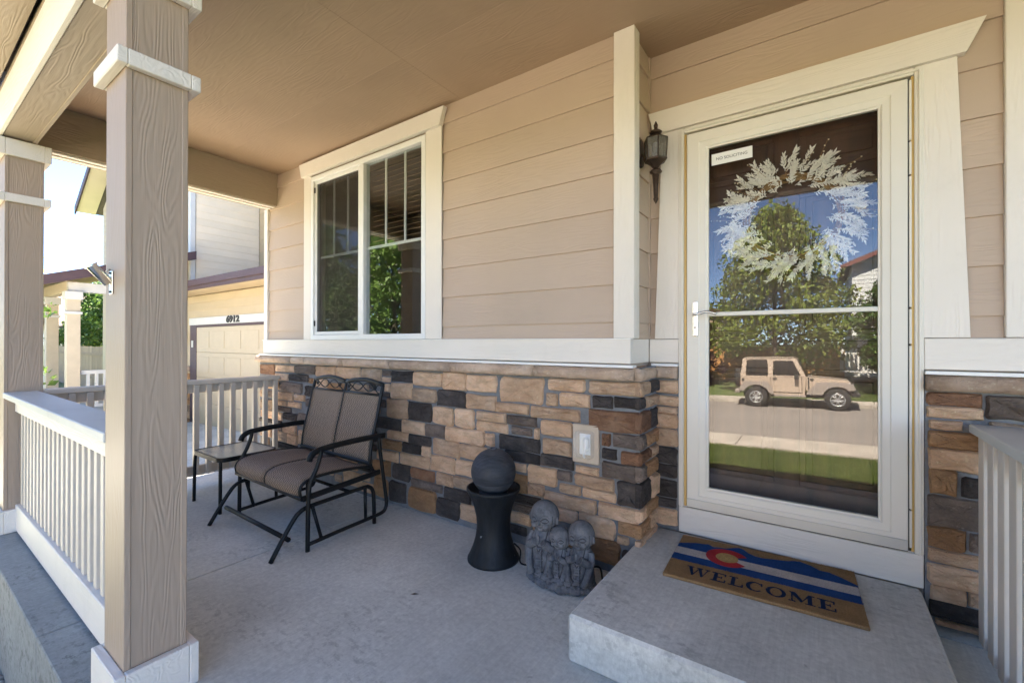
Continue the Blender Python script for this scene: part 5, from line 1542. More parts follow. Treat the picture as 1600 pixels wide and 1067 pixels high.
def wedge_boards_y(z0, z1, st, y0, y1, x, mat):
    z = z0
    while z < z1 - 0.01:
        t = min(z + st, z1)
        nb(MB().add([(x + 0.014, y0, z), (x + 0.014, y1, z), (x + 0.003, y1, t), (x + 0.003, y0, t), (x - 0.01, y0, z), (x - 0.01, y1, z), (x - 0.01, y1, t), (x - 0.01, y0, t)],
            [(0, 1, 2, 3), (5, 4, 7, 6), (4, 5, 1, 0), (3, 2, 6, 7), (4, 0, 3, 7), (1, 5, 6, 2)]), 'siding_board', mat)
        z = t
# volumes
nb(MB().box(-20.6, -13.0, 4.52, 12, -0.9, 5.9), 'wall', M['n_creamx'])
nb(MB().box(-12.99, -7.2, 6.17, 12, 1.9, 5.9), 'wall', M['n_creamx'])
nb(MB().box(-12.99, -7.2, 4.32, 6.16, -0.9, 2.33), 'wall', M['n_creamx'])
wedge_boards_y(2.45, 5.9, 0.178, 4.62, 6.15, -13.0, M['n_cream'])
wedge_boards_x(2.9, 5.9, 0.178, -12.98, -8.5, 6.17, M['n_creamx'])
wedge_boards_x(3.3, 5.9, 0.178, -20.5, -13.12, 4.52, M['n_creamx'])
wedge_boards_x(1.82, 2.34, 0.178, -12.95, -7.2, 4.32, M['n_creamx'])
nb(MB().box(-13.10, -12.97, 4.49, 4.60, 2.4, 5.9, 0.004), 'corner_board', M['n_white'])
# garage roof: shed running up to the upper wall, maroon fascia in front
nb(MB().prism([(3.86, 2.50), (6.25, 3.16), (6.25, 3.22), (3.86, 2.58)], 'x', -12.96, -6.9), 'garage_roof', M['n_roof'])
nb(MB().box(-12.96, -6.9, 3.83, 3.859, 2.36, 2.47, 0.004).box(-12.96, -6.9, 3.80, 3.829, 2.44, 2.57, 0.004), 'fascia', M['n_maroon'])
nb(MB().box(-12.96, -6.9, 3.86, 4.31, 2.352, 2.366), 'soffit', M['n_creamx'])
# garage door in a maroon frame under a white header with the number
nb(MB().box(-12.44, -7.4, 4.285, 4.305, 1.655, 1.82, 0.003), 'header_board', M['n_white'])
nb(MB().box(-12.38, -12.02, 4.285, 4.306, -0.75, 1.654, 0.003).box(-12.019, -7.4, 4.285, 4.306, 1.60, 1.654, 0.003), 'door_frame', M['n_maroon'])
nb(MB().box(-12.95, -12.42, 4.27, 4.305, 0.55, 0.68), 'stone_cap', M['cap'])
lay = []
for zi in range(8):
    x = -12.95
    z0 = -0.72 + zi * 0.155
    while x < -12.44:
        w_ = min(random.uniform(0.16, 0.3), -12.41 - x)
        if w_ > 0.06:
            mbs = stone_mesh(w_ - 0.015, 0.14, 0.035, int(-x * 1000) + zi)
            o = mbs.build('stone', M['st_' + random.choice('cobrp')], nh)
            o.location = (x + w_ / 2 - NX, 4.315 - NY, z0 + 0.07 - NZ)
        x += w_
for k in range(4):
    z0 = -0.70 + k * 0.575
    o = nb(MB().box(-12.018, -7.4, 4.292, 4.312, z0, z0 + 0.570, 0.004), 'garage_panel', M['n_door'])
    for j in range(6):
        x = -11.95 + j * 0.76
        MB().box(x, x + 0.62, 4.286, 4.2915, z0 + 0.1, z0 + 0.47, 0.003).build('panel_field', M['n_door'], o)
nb(MB().box(-12.27, -12.17, 4.27, 4.284, 1.13, 1.29, 0.004), 'door_keypad', M['n_white'])
me = text_mesh('6912', 0.185, 0.006, 0.008)
me.materials.clear()
o = link_mesh('house_number', me, M['ink'], nh)
o.rotation_euler = (math.pi / 2, 0, 0)
o.scale = (1.6, 1, 1)
o.location = (-10.15 - NX, 4.277 - NY, 1.737 - NZ)
nb(MB().box(-12.86, -12.74, 4.12, 4.25, 1.22, 1.50, 0.02).box(-12.83, -12.77, 4.25, 4.30, 1.3, 1.45), 'carriage_lamp', M['bronze'])
# porch roof, its maroon rake on our side
def rk(y): return 2.56 + (y - 2.0) * 0.345
nb(MB().prism([(1.75, rk(1.75)), (4.52, rk(4.52)), (4.52, rk(4.52) + 0.06), (1.75, rk(1.75) + 0.06)], 'x', -20.6, -12.72), 'porch_roof', M['n_roof'])
nb(MB().prism([(1.75, rk(1.75) - 0.13), (4.52, rk(4.52) - 0.13), (4.52, rk(4.52) + 0.075), (1.75, rk(1.75) + 0.075)], 'x', -12.719, -12.68), 'rake_board', M['n_maroon'])
nb(MB().box(-20.6, -12.72, 1.71, 1.749, rk(1.75) - 0.15, rk(1.75) + 0.07), 'fascia', M['n_maroon'])
nb(MB().prism([(1.76, rk(1.76) - 0.03), (4.5, rk(4.5) - 0.03), (4.5, rk(4.5) - 0.005), (1.76, rk(1.76) - 0.005)], 'x', -20.6, -12.73), 'soffit', M['n_creamx'])
nb(MB().box(-13.14, -12.98, 2.30, 4.5, 2.32, 2.52), 'porch_beam', M['n_white'])
nb(MB().box(-20.5, -13.141, 2.32, 2.46, 2.32, 2.56), 'porch_beam', M['n_tan'])
for (x, y) in ((-13.06, 2.38), (-15.15, 2.40), (-18.4, 2.40)):
    nb(MB().box(x - 0.10, x + 0.10, y - 0.105, y + 0.105, -0.25, 2.32, 0.003), 'column', M['n_tan'])
    nb(MB().box(x - 0.135, x + 0.135, y - 0.14, y + 0.14, 2.15, 2.319, 0.003), 'capital', M['n_white'])
    nb(MB().box(x - 0.128, x + 0.128, y - 0.133, y + 0.133, 1.84, 1.895, 0.003), 'ring_trim', M['n_white'])
nb(MB().box(-20.6, -12.9, 2.1, 4.5, -0.95, -0.25), 'porch_slab', M['conc'])
rl = nb(MB().box(-13.10, -13.02, 2.5, 4.45, 0.56, 0.64).box(-13.09, -13.03, 2.5, 4.45, -0.16, -0.10), 'porch_rail', M['n_white'])
y = 2.6
while y < 4.4:
    MB().box(-13.085, -13.035, y, y + 0.05, -0.10, 0.56).build('picket', M['n_white'], rl)
    y += 0.14
nb(MB().box(-20.5, -15.3, 2.36, 2.42, -0.20, 0.60), 'rail_panel', M['n_white'])
# upper roof: front gable
ry = 4.0
zr, xe0, xe1, xc_ = 5.85, -21.5, -12.2, -16.85
zp = zr + (xc_ - xe0) * 0.64
nb(MB().prism([(xe0, zr), (xc_, zp), (xe1, zr), (xe1, zr + 0.14), (xc_, zp + 0.15), (xe0, zr + 0.14)], 'y', ry, 12.3), 'gable_roof', M['n_roof'])
nb(MB().prism([(xe0 - 0.05, zr - 0.10), (xc_, zp - 0.10), (xe1 + 0.05, zr - 0.10), (xe1 + 0.05, zr + 0.16), (xc_, zp + 0.17), (xe0 - 0.05, zr + 0.16)], 'y', ry - 0.04, ry - 0.001), 'rake_board', M['n_maroon'])
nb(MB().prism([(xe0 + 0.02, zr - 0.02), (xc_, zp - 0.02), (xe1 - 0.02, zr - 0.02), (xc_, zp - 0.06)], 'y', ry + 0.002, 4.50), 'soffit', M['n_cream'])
nb(MB().prism([(-20.6, 5.9), (-13.0, 5.9), (xc_, zp - 0.45)], 'y', 4.52, 4.7), 'gable_wall', M['n_creamx'])

# ================================================================== TREES
M['bark'] = plain('grey brown bark', (0.10, 0.075, 0.055), 0.95, 0, 9, 0.35, 22, 0.012)
M['leaf_a'] = leaf_mat('bright ash leaf', (0.075, 0.105, 0.016), (0.16, 0.205, 0.032), (0.27, 0.30, 0.055))
M['leaf_b'] = leaf_mat('deep green leaf', (0.030, 0.062, 0.012), (0.075, 0.135, 0.025), (0.14, 0.21, 0.04))
M['leaf_p'] = leaf_mat('plum leaf', (0.020, 0.010, 0.012), (0.050, 0.022, 0.025), (0.085, 0.040, 0.035))

def leaf_cloud(name, centers, radii, per, size, mat, parent, seed):
    g = np.random.default_rng(seed)
    C = np.repeat(np.array(centers), per, axis=0)
    RR = np.repeat(np.array(radii), per, axis=0)
    N = len(C)
    d = g.normal(size=(N, 3)); d /= np.linalg.norm(d, axis=1, keepdims=True)
    pos = C + d * (g.uniform(0, 1, (N, 1)) ** 0.45) * RR
    u = g.normal(size=(N, 3)); u /= np.linalg.norm(u, axis=1, keepdims=True)
    w_ = g.normal(size=(N, 3)); w_ -= (w_ * u).sum(1, keepdims=True) * u
    w_ /= np.linalg.norm(w_, axis=1, keepdims=True)
    s = size * g.uniform(0.6, 1.35, (N, 1))
    nn = np.cross(u, w_) * s * 0.12
    V = np.stack([pos - u * s * 0.5, pos + w_ * s * 0.27 + nn, pos + u * s * 0.5, pos - w_ * s * 0.27 + nn], 1).reshape(-1, 3)
    me = bpy.data.meshes.new(name)
    me.vertices.add(4 * N); me.vertices.foreach_set('co', V.ravel())
    me.loops.add(4 * N); me.loops.foreach_set('vertex_index', np.arange(4 * N))
    me.polygons.add(N); me.polygons.foreach_set('loop_start', np.arange(0, 4 * N, 4)); me.polygons.foreach_set('loop_total', np.full(N, 4))
    me.update(calc_edges=True)
    return link_mesh(name, me, mat, parent)

def tree(name, label, x, y, h, crown_r, crown_z0, n_clump, per, size, mat, seed, group=None, taper=0.55, trunk=0.13):
    t = thing(name, label, 'tree', (x, y, gz(x, y) - 0.05), 0, group)
    r = random.Random(seed)
    top = h * 0.88
    tp = [(0, 0, 0), (r.uniform(-.05, .05), r.uniform(-.05, .05), h * 0.2), (r.uniform(-.12, .12), r.uniform(-.12, .12), h * 0.45), (r.uniform(-.2, .2), r.uniform(-.2, .2), h * 0.7), (0, 0, top)]
    sp = smooth_path(tp, 4)
    mb = MB().tube(sp, [max(0.015, trunk * (1 - i / (len(sp) - 1)) ** 0.8) for i in range(len(sp))], 8)
    cen, rad = [], []
    for k in range(n_clump):
        f = (k + 0.5) / n_clump
        z = crown_z0 + (h - crown_z0) * (0.04 + 0.92 * f)
        # widest a third of the way up
        prof = math.sin(math.pi * min(1.0, (0.12 + 0.88 * f)) ** taper) ** 0.8
        rr_ = crown_r * prof * math.sqrt(r.uniform(0.08, 1))
        a = k * 2.39996 + r.uniform(-0.5, 0.5)
        c_ = (rr_ * math.cos(a), rr_ * math.sin(a), z + r.uniform(-0.2, 0.2))
        cen.append(c_)
        q = crown_r * r.uniform(0.20, 0.36)
        rad.append((q, q, q * r.uniform(0.6, 0.9)))
        if k % 2 == 0:
            z1 = max(h * 0.2, z - r.uniform(0.3, 0.7) * crown_r * 0.6)
            st_ = Vector((0, 0, min(z1, top * 0.95)))
            mb.tube(smooth_path([st_, st_ * 0.5 + Vector(c_) * 0.5 + Vector((0, 0, -0.08)), c_], 3), [trunk * 0.32, trunk * 0.27, trunk * 0.22, trunk * 0.18, trunk * 0.13, trunk * 0.09, 0.006], 5)
    mb.build('trunk', M['bark'], t, True)
    leaf_cloud('crown', cen, rad, per, size, mat, t, seed)
    return t
GT = 'street trees'
tree('ash_tree', 'tall yellow green ash tree behind the parked off-road car', -1.75, -18.6, 8.4, 3.0, 1.5, 90, 190, 0.21, M['leaf_a'], 3, GT)
tree('ash_tree', 'leafy green tree right of the car before the grey house', 2.25, -17.9, 4.7, 1.35, 0.9, 60, 170, 0.16, M['leaf_b'], 5, GT, 0.8, 0.09)
tree('plum_shrub', 'dark plum leaved shrub by the cedar fence across the street', -5.0, -18.9, 3.3, 1.0, 0.2, 40, 150, 0.13, M['leaf_p'], 7, GT, 0.9, 0.07)
for i, (x, y, h, cr, z0, lab, mt) in enumerate((
        (-10.4, -4.2, 6.6, 2.3, 0.8, 'young leafy tree on our lawn seen in the window', 'leaf_b'),
        (-15.0, -4.6, 6.8, 2.5, 0.9, 'broad green tree near the kerb reflected in the window', 'leaf_b'),
        (-18.5, -17.5, 7.5, 3.0, 1.0, 'large green tree across the street left of the houses', 'leaf_b'),
        (-11.5, -18.5, 6.5, 2.5, 1.0, 'rounded green tree across the street beside the tan house', 'leaf_a'),
        (-26.0, -15.5, 8.0, 3.2, 1.0, 'tall green tree far along the street', 'leaf_b'))):
    tree('ash_tree', lab, x, y, h, cr, z0, 70, 150, 0.17 if i < 2 else 0.24, M[mt], 20 + i, GT, 0.6, 0.11)
for i, (x, y, h, cr, lab) in enumerate((
        (-37, 9.0, 6.6, 2.6, 'green tree beyond the wooden fence left of the porch columns'),
        (-41, 9.0, 6.4, 2.6, 'dense green tree beyond the wooden fence between the columns'),
        (-33.5, 8.6, 6.0, 2.3, 'dense green tree beyond the fence right of the columns'),
        (-52, 11.0, 7.0, 3.0, 'distant green tree behind the little gabled house'))):
    tree('ash_tree', lab, x, y, h, cr, 0.5, 60, 120, 0.25, M['leaf_b'], 40 + i, 'trees behind the neighbour', 0.75, 0.12)
t = thing('porch_shrub', 'thin leafy shrub peeking past the far porch column', 'shrub', (-6.15, 0.70, gz(-6.15, 0.70)))
mb = MB()
cen, rad = [], []
for k in range(9):
    a = k * 2.4
    q = (0.24 * math.cos(a), 0.20 * math.sin(a), 0.9 + 0.21 * k)
    mb.tube(smooth_path([(0, 0, 0), (q[0] * 0.3, q[1] * 0.3, q[2] * 0.5), q], 3), 0.008, 5)
    cen.append(q); rad.append((0.13, 0.13, 0.12))
mb.build('stem', M['bark'], t, True)
leaf_cloud('foliage', cen, rad, 26, 0.085, M['leaf_b'], t, 77)

# ================================================================== GRASS
def grass(name, label, n_, x0, x1, y0, y1, h0, h1, mat, seed):
    g = np.random.default_rng(seed)
    x = g.uniform(x0, x1, n_); y = g.uniform(y0, y1, n_)
    z = np.array([gz(a, b) for a, b in zip(x, y)])
    h = g.uniform(h0, h1, n_); a = g.uniform(0, 6.283, n_); w_ = g.uniform(0.004, 0.008, n_)
    lx, ly = g.normal(0, 0.45, n_) * h, g.normal(0, 0.45, n_) * h
    V = np.stack([np.stack([x - w_ * np.cos(a), y - w_ * np.sin(a), z - 0.005], 1), np.stack([x + w_ * np.cos(a), y + w_ * np.sin(a), z - 0.005], 1), np.stack([x + lx, y + ly, z + h], 1)], 1).reshape(-1, 3)
    me = bpy.data.meshes.new(name)
    me.vertices.add(3 * n_); me.vertices.foreach_set('co', V.ravel())
    me.loops.add(3 * n_); me.loops.foreach_set('vertex_index', np.arange(3 * n_))
    me.polygons.add(n_); me.polygons.foreach_set('loop_start', np.arange(0, 3 * n_, 3)); me.polygons.foreach_set('loop_total', np.full(n_, 3))
    me.update(calc_edges=True)
    return tag(link_mesh(name, me, mat), label, 'grass', kind='stuff')
M['grass'] = leaf_mat('lawn grass', (0.045, 0.070, 0.012), (0.095, 0.135, 0.026), (0.155, 0.195, 0.045))
grass('grass', 'mown green grass of the front lawn', 90000, -3.6, 2.4, -5.4, -1.8, 0.03, 0.075, M['grass'], 1)
grass('grass', 'strip of lawn in front of the grey house across the street', 16000, 0.8, 7.0, -20.5, -15.4, 0.04, 0.10, M['grass'], 2)

# ================================================================== PARKED OFF-ROAD CAR
M['car_tan'] = plain('tan car paint', (0.47, 0.37, 0.29), 0.35, 0.1, 3, 0.04, 60, 0, 0.5, 0.6)
M['car_flare'] = plain('grey plastic flare', (0.27, 0.23, 0.205), 0.7, 0, 10, 0.08)
M['rubber'] = plain('tyre rubber', (0.02, 0.02, 0.02), 0.85, 0, 20, 0.2)
M['alloy'] = plain('bright alloy', (0.75, 0.75, 0.75), 0.3, 0.9, 5, 0.03, 60, 0)
M['car_glass'] = plain('tinted car glass', (0.015, 0.014, 0.013), 0.06, 0, 3, 0.05, 60, 0, 0.8)
M['car_black'] = plain('black car plastic', (0.03, 0.028, 0.027), 0.6)
jx, jy = -1.93, -13.75
jp = thing('parked_car', 'tan boxy two door off-road car parked along the far kerb', 'car', (jx, jy, gz(jx, jy) + 0.006))
jp.rotation_euler = (0, -math.atan(0.022), 0)
def arch(cx_, cz_, r, a0, a1, k=9): return [(cx_ + r * math.cos(R(a)), cz_ + r * math.sin(R(a))) for a in lin(a0, a1, k)]
tub = [(-0.50, 0.60)] + arch(0, 0.36, 0.46, 150, 30) + [(0.50, 0.47), (1.46, 0.47), (1.48, 0.62), (1.52, 1.09), (-0.50, 1.09)]
bd = MB().prism(tub, 'y', -0.74, 0.74).build('body', M['car_tan'], jp)
hood_b = [(1.50, -0.66, 0.62), (2.66, -0.50, 0.62), (2.66, 0.50, 0.62), (1.50, 0.66, 0.62)]
hood_t = [(1.50, -0.66, 1.10), (2.66, -0.48, 0.99), (2.66, 0.48, 0.99), (1.50, 0.66, 1.10)]
MB().add(hood_b + hood_t, [(3, 2, 1, 0), (4, 5, 6, 7), (0, 1, 5, 4), (1, 2, 6, 5), (2, 3, 7, 6), (3, 0, 4, 7)]).build('hood', M['car_tan'], jp)
def ty(z): return 0.735 - (z - 1.09) * 0.13
ht = [(-0.50, 1.092), (1.52, 1.092), (1.25, 1.70), (1.16, 1.765), (-0.32, 1.775), (-0.42, 1.72)]
vs = [(a, -ty(b), b) for a, b in ht] + [(a, ty(b), b) for a, b in ht]
k = len(ht)
MB().add(vs, [tuple(range(k)), tuple(range(k, 2 * k))[::-1]] + [(i, k + i, k + (i + 1) % k, (i + 1) % k) for i in range(k)]).build('hardtop', M['car_tan'], jp)
def side_poly(nm, poly, off, mat, par=jp, th=0.02):
    for s in (1, -1):
        vs = [(a, s * (ty(max(b, 1.09)) + off), b) for a, b in poly] + [(a, s * (ty(max(b, 1.09)) + off - th), b) for a, b in poly]
        k = len(poly)
        fs = [tuple(range(k)), tuple(range(k, 2 * k))[::-1]] + [(i, k + i, k + (i + 1) % k, (i + 1) % k) for i in range(k)]
        if s < 0: fs = [f[::-1] for f in fs]
        MB().add(vs, fs).build(nm, mat, par)
side_poly('side_window', [(-0.33, 1.17), (-0.30, 1.12), (0.36, 1.12), (0.39, 1.16), (0.37, 1.64), (0.33, 1.69), (-0.25, 1.69), (-0.29, 1.65)], 0.006, M['car_glass'])
side_poly('door_window', [(0.53, 1.14), (1.36, 1.14), (1.13, 1.65), (0.55, 1.65)], 0.010, M['car_glass'])
dr = [(0.47, 0.56), (1.38, 0.56), (1.44, 1.085), (0.47, 1.085)]
side_poly('door', dr, 0.016, M['car_tan'])
side_poly('door_frame', [(0.47, 1.095), (1.44, 1.095), (1.17, 1.71), (0.50, 1.71)], 0.004, M['car_tan'])
for s in (1, -1):
    MB().box(0.52, 0.66, s * 0.755 - 0.012, s * 0.755 + 0.012, 0.985, 1.045, 0.004).build('door_handle', M['car_black'], jp)
    MB().box(1.18, 1.30, s * 0.86 - 0.09, s * 0.86 + 0.09, 1.02, 1.19, 0.02).box(1.24, 1.28, s * 0.76 - 0.03, s * 0.76 + 0.03, 1.04, 1.09).build('mirror', M['car_black'], jp)
    fl = [(1.50, 0.50), (1.56, 0.62), (1.78, 0.88), (1.95, 0.925), (2.60, 0.915), (2.80, 0.86), (2.86, 0.70)] + arch(2.373, 0.36, 0.44, 45, 160, 8)
    MB().prism(fl, 'y', s * 0.46 if s > 0 else -0.80, s * 0.80 if s > 0 else -0.46).build('fender', M['car_flare'], jp)
    fl = [(-0.56, 0.58), (-0.50, 0.74), (-0.34, 0.92), (0.34, 0.92), (0.46, 0.78), (0.56, 0.48)] + [(0.48, 0.48)] + arch(0, 0.36, 0.44, 28, 152, 8)
    MB().prism(fl, 'y', 0.741 if s > 0 else -0.82, 0.82 if s > 0 else -0.741).build('fender', M['car_flare'], jp)
    MB().box(0.55, 1.50, s * 0.70 - 0.05, s * 0.70 + 0.05, 0.40, 0.468, 0.01).build('sill', M['car_flare'], jp)
MB().prism([(1.53, 1.13), (1.50, 1.13), (1.27, 1.66), (1.30, 1.66)], 'y', -0.62, 0.62).build('windshield', M['car_glass'], jp)
MB().box(2.661, 2.70, -0.50, 0.50, 0.60, 0.985, 0.02).build('grille', M['car_tan'], jp)
for s in (1, -1):
    MB().tube([(2.695, s * 0.36, 0.82), (2.725, s * 0.36, 0.82)], 0.09, 14).build('headlight', M['alloy'], jp)
    for kx, kz in ((0, 0.36), (2.373, 0.36)):
        yw = s * 0.70
        w1 = MB()
        pr = [(0.20, -0.11), (0.32, -0.115), (0.358, -0.09), (0.363, 0.0), (0.358, 0.09), (0.32, 0.115), (0.20, 0.11)]
        w1.lathe(pr, 28)
        wo = w1.build('wheel', M['rubber'], jp, True)
        wo.location = (kx, yw, kz); wo.rotation_euler = (-s * math.pi / 2, 0, 0)
        rim = MB().lathe([(0.18, 0.05), (0.215, 0.118), (0.205, 0.124), (0.185, 0.115), (0.165, 0.075)], 24).lathe([(0.05, 0.06), (0.055, 0.115), (0.03, 0.122)], 12)
        for q in range(5):
            a = R(72 * q + 18)
            d_ = Vector((math.cos(a), math.sin(a), 0)); e_ = Vector((-math.sin(a), math.cos(a), 0))
            for ph in (-0.028, 0.028):
                rim.tube([d_ * 0.03 + e_ * ph * 0.6 + Vector((0, 0, 0.112)), d_ * 0.195 + e_ * ph * 1.3 + Vector((0, 0, 0.108))], 0.016, 6)
        rim.build('rim', M['alloy'], wo, True)
MB().box(2.74, 2.98, -0.72, 0.72, 0.47, 0.60, 0.02).box(2.60, 2.76, -0.3, 0.3, 0.48, 0.56).build('bumper', M['car_black'], jp)
MB().box(-0.70, -0.52, -0.72, 0.72, 0.47, 0.60, 0.02).build('bumper', M['car_flare'], jp)
MB().box(2.78, 2.84, -0.4, 0.4, 0.60, 1.0, 0.02).build('brush_guard', M['car_black'], jp)
MB().box(-0.45, 2.7, -0.42, 0.42, 0.36, 0.47).build('chassis', M['car_black'], jp)
sw = MB().lathe([(0.12, -0.1), (0.33, -0.11), (0.355, 0.0), (0.33, 0.11), (0.12, 0.1)], 24).build('spare_wheel', M['rubber'], jp, True)
sw.rotation_euler = (0, math.pi / 2, 0)
sw.location = (-0.63, 0.1, 1.0)
for s in (1, -1):
    MB().box(-0.515, -0.495, s * 0.66 - 0.05, s * 0.66 + 0.05, 0.78, 0.94, 0.005).build('tail_light', plain('red lamp', (0.3, 0.02, 0.02), 0.3), jp)
for s_ in (1, -1):
    yy = s_ * 0.7525
    for (xa_, xb_, za_, zb_) in ((0.455, 0.469, 0.54, 1.088), (1.381, 1.398, 0.54, 1.088), (0.455, 1.398, 0.540, 0.552), (0.455, 1.44, 1.0885, 1.098)):
        MB().box(xa_, xb_, min(yy - s_ * 0.02, yy), max(yy - s_ * 0.02, yy), za_, zb_).build('door_seam', M['car_black'], jp)
    MB().box(1.62, 1.72, min(s_ * 0.60, s_ * 0.668), max(s_ * 0.60, s_ * 0.668), 0.98, 1.05, 0.01).build('hood_latch', M['car_black'], jp)
    MB().box(1.56, 1.60, min(s_ * 0.63, s_ * 0.664), max(s_ * 0.63, s_ * 0.664), 0.64, 1.08).build('cowl_seam', M['car_black'], jp)
    MB().box(2.72, 2.76, min(s_ * 0.56, s_ * 0.66), max(s_ * 0.56, s_ * 0.66), 0.74, 0.80, 0.01).build('turn_signal', plain('amber lamp', (0.6, 0.2, 0.02), 0.3), jp)
    MB().box(-0.36, 1.16, min(s_ * 0.645, s_ * 0.66), max(s_ * 0.645, s_ * 0.66), 1.725, 1.742).build('drip_rail', M['car_black'], jp)
MB().box(1.40, 1.56, -0.60, 0.60, 1.098, 1.112, 0.004).build('cowl_vent', M['car_black'], jp)
MB().tube([(-0.42, 0.741, 0.96), (-0.42, 0.752, 0.96)], 0.05, 14).build('fuel_cap', M['car_black'], jp)

# ================================================================== HOUSES ACROSS THE STREET
M['h_grey'] = paint('pale grey siding', (0.52, 0.53, 0.53), 'x', 8, 0.6, 30, 0.001, 0.6, 0.03)
M['h_tan'] = paint('brown siding', (0.30, 0.22, 0.16), 'x', 8, 0.6, 30, 0.001, 0.6, 0.03)
M['h_roof'] = plain('brown roof shingle', (0.14, 0.11, 0.10), 0.95, 0, 12, 0.3, 40, 0.01)
M['h_trim'] = plain('red brown fascia', (0.17, 0.065, 0.055), 0.7)
def house(label, x, y, w_, d_, h, pitch, wallm, name='street_house', gx_=None, wins=(), boards=True):
    """faces +Y (towards us); x = left end seen from here, origin at base"""
    t = thing(name, label, 'house', (x, y, gz(x, y) - 0.1), 0, 'houses across the street')
    MB().box(0, w_, -d_, 0, 0, h).build('wall', wallm, t)
    pk_ = w_ / 2 * pitch
    MB().prism([(0, h), (w_, h), (w_ / 2, h + pk_)], 'y', -0.3, -0.002).build('gable_wall', wallm, t)
    if boards:
        z = 0.3
        while z < h + pk_ - 0.3:
            a = 0.0 if z + 0.2 < h else (z + 0.2 - h) / pitch
            if w_ - 2 * a > 0.3:
                MB().add([(a, 0.022, z), (w_ - a, 0.022, z), (w_ - a, 0.006, z + 0.2), (a, 0.006, z + 0.2), (a, 0, z), (w_ - a, 0, z), (w_ - a, 0, z + 0.2), (a, 0, z + 0.2)], [(1, 0, 3, 2), (4, 5, 6, 7), (0, 1, 5, 4), (2, 3, 7, 6), (0, 4, 7, 3), (5, 1, 2, 6)]).build('siding_board', wallm, t)
            z += 0.2
    ov = 0.45
    MB().prism([(-ov, h - ov * pitch), (w_ / 2, h + pk_), (w_ + ov, h - ov * pitch), (w_ + ov, h - ov * pitch + 0.16), (w_ / 2, h + pk_ + 0.18), (-ov, h - ov * pitch + 0.16)], 'y', -d_ - 0.4, 0.40).build('roof', M['h_roof'], t)
    MB().prism([(-ov - 0.03, h - ov * pitch - 0.08), (w_ / 2, h + pk_ - 0.08), (w_ + ov + 0.03, h - ov * pitch - 0.08), (w_ + ov + 0.03, h - ov * pitch + 0.12), (w_ / 2, h + pk_ + 0.12), (-ov - 0.03, h - ov * pitch + 0.12)], 'y', 0.401, 0.45).build('rake_board', M['h_trim'], t)
    for (a, b, c_, e_) in wins:
        f_ = frame(MB(), a - 0.12, b + 0.12, 0.024, 0.07, c_ - 0.12, e_ + 0.12, 0.12).build('window', M['n_white'], t)
        MB().box(a, b, 0.03, 0.04, c_, e_).build('pane', M['dark_win'], f_)
        MB().box((a + b) / 2 - 0.03, (a + b) / 2 + 0.03, 0.041, 0.055, c_, e_).build('mullion', M['n_white'], f_)
    return t
g1 = house('pale grey gabled house across the street on the right', 1.25, -23.0, 9.0, 8.0, 5.9, 0.42, M['h_grey'], wins=((1.25, 2.5, 3.2, 4.7), (4.2, 6.0, 3.3, 4.7), (1.3, 2.6, 0.9, 2.2), (4.2, 6.2, 0.9, 2.2)))
MB().box(-0.6, 3.2, 0.5, 2.0, 0.35, 0.55).build('porch_deck', M['n_white'], g1)
rl = MB().box(-0.6, 3.2, 1.93, 1.99, 1.40, 1.48).box(-0.6, 3.2, 1.93, 1.99, 0.62, 0.68).build('porch_rail', M['n_white'], g1)
for k in range(22):
    MB().box(-0.58 + k * 0.175, -0.51 + k * 0.175, 1.94, 1.98, 0.68, 1.40).build('baluster', M['n_white'], rl)
MB().box(-0.45, 3.2, 0.5, 2.05, 2.75, 2.95).build('porch_roof', M['h_roof'], g1)
for xx in (-0.55, 3.0):
    MB().box(xx, xx + 0.16, 1.86, 2.02, 0.55, 2.75).build('porch_post', M['n_white'], g1)
house('brown house with low roof across the street on the left', -15.0, -25.0, 9.8, 8.0, 4.1, 0.38, M['h_tan'], wins=((1.5, 3.0, 1.5, 2.8), (6.2, 8.0, 1.5, 2.8)))
house('tan gabled house far left across the street', -31.0, -24.0, 10.0, 8.0, 5.0, 0.42, M['h_tan'], wins=((1.5, 3.0, 1.2, 2.6), (6.2, 8.0, 1.2, 2.6), (4.2, 5.8, 3.4, 4.6)))
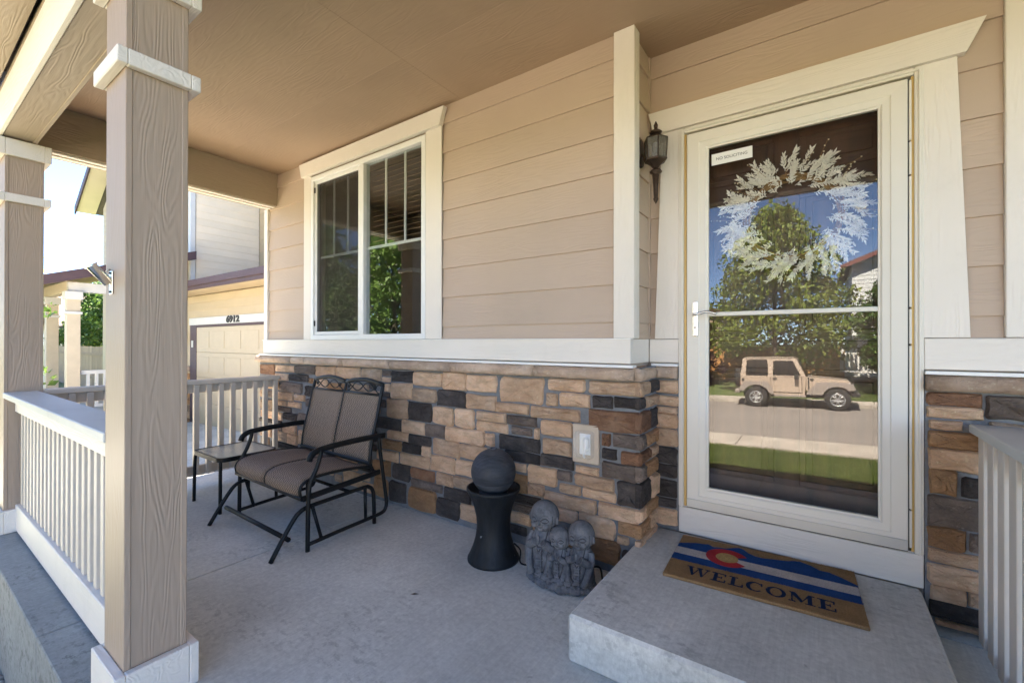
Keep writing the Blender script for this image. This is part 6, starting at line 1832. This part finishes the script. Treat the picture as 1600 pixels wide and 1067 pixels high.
# cedar fence between the houses
M['cedar'] = paint('orange cedar', (0.42, 0.20, 0.065), 'z', 9, 0.8, 40, 0.003, 0.7, 0.1, 0, 0.18)
cf = thing('cedar_fence', 'orange cedar board fence behind the parked car', 'fence', (-5.4, -21.0, gz(-4, -21)))
pb = MB().box(0, 0.135, -0.01, 0.01, 0.03, 1.85, 0.002).mesh('fence_board'); pb.materials.append(M['cedar'])
for k in range(44):
    o = bpy.data.objects.new('fence_board', pb); COL.objects.link(o); o.parent = cf; o.location = (k * 0.143, 0, random.uniform(-0.01, 0.01))
MB().box(0, 6.3, -0.06, -0.0105, 0.4, 0.49).box(0, 6.3, -0.06, -0.0105, 1.4, 1.49).build('fence_rail', M['cedar'], cf)
# fence and little house beyond the neighbour's porch
bf = thing('board_fence', 'weathered brown board fence beyond the neighbour porch', 'fence', (-36.0, 5.6, -0.9))
M['old_board'] = paint('weathered fence board', (0.30, 0.215, 0.15), 'z', 9, 0.8, 40, 0.003, 0.8, 0.1, 0, 0.2)
pb = MB().box(0, 0.28, -0.012, 0.012, 0.03, 1.95).mesh('fence_board'); pb.materials.append(M['old_board'])
for k in range(52):
    o = bpy.data.objects.new('fence_board', pb); COL.objects.link(o); o.parent = bf; o.location = (k * 0.293, 0, random.uniform(-0.02, 0.02))
MB().box(0, 15.3, -0.05, -0.0125, 1.55, 1.67).box(0, 15.3, -0.05, -0.0125, 0.5, 0.62).build('fence_rail', M['old_board'], bf)
lh_ = thing('small_house', 'small cream gabled house far behind the neighbour porch', 'house', (-46.5, 7.4, -0.9))
MB().box(-3, 3, 0, 6, 0, 3.4).prism([(-3, 3.4), (3, 3.4), (0, 5.6)], 'y', 0, 0.2).build('wall', M['n_creamx'], lh_)
MB().prism([(-3.4, 3.1), (0, 5.6), (3.4, 3.1), (3.4, 3.26), (0, 5.8), (-3.4, 3.26)], 'y', -0.35, 6.3).build('roof', M['n_roof'], lh_)
f_ = frame(MB(), -0.7, 0.7, -0.06, -0.001, 1.2, 2.6, 0.12).build('window', M['n_white'], lh_)
MB().box(-0.58, 0.58, -0.03, -0.01, 1.32, 2.48).build('pane', M['dark_win'], f_)
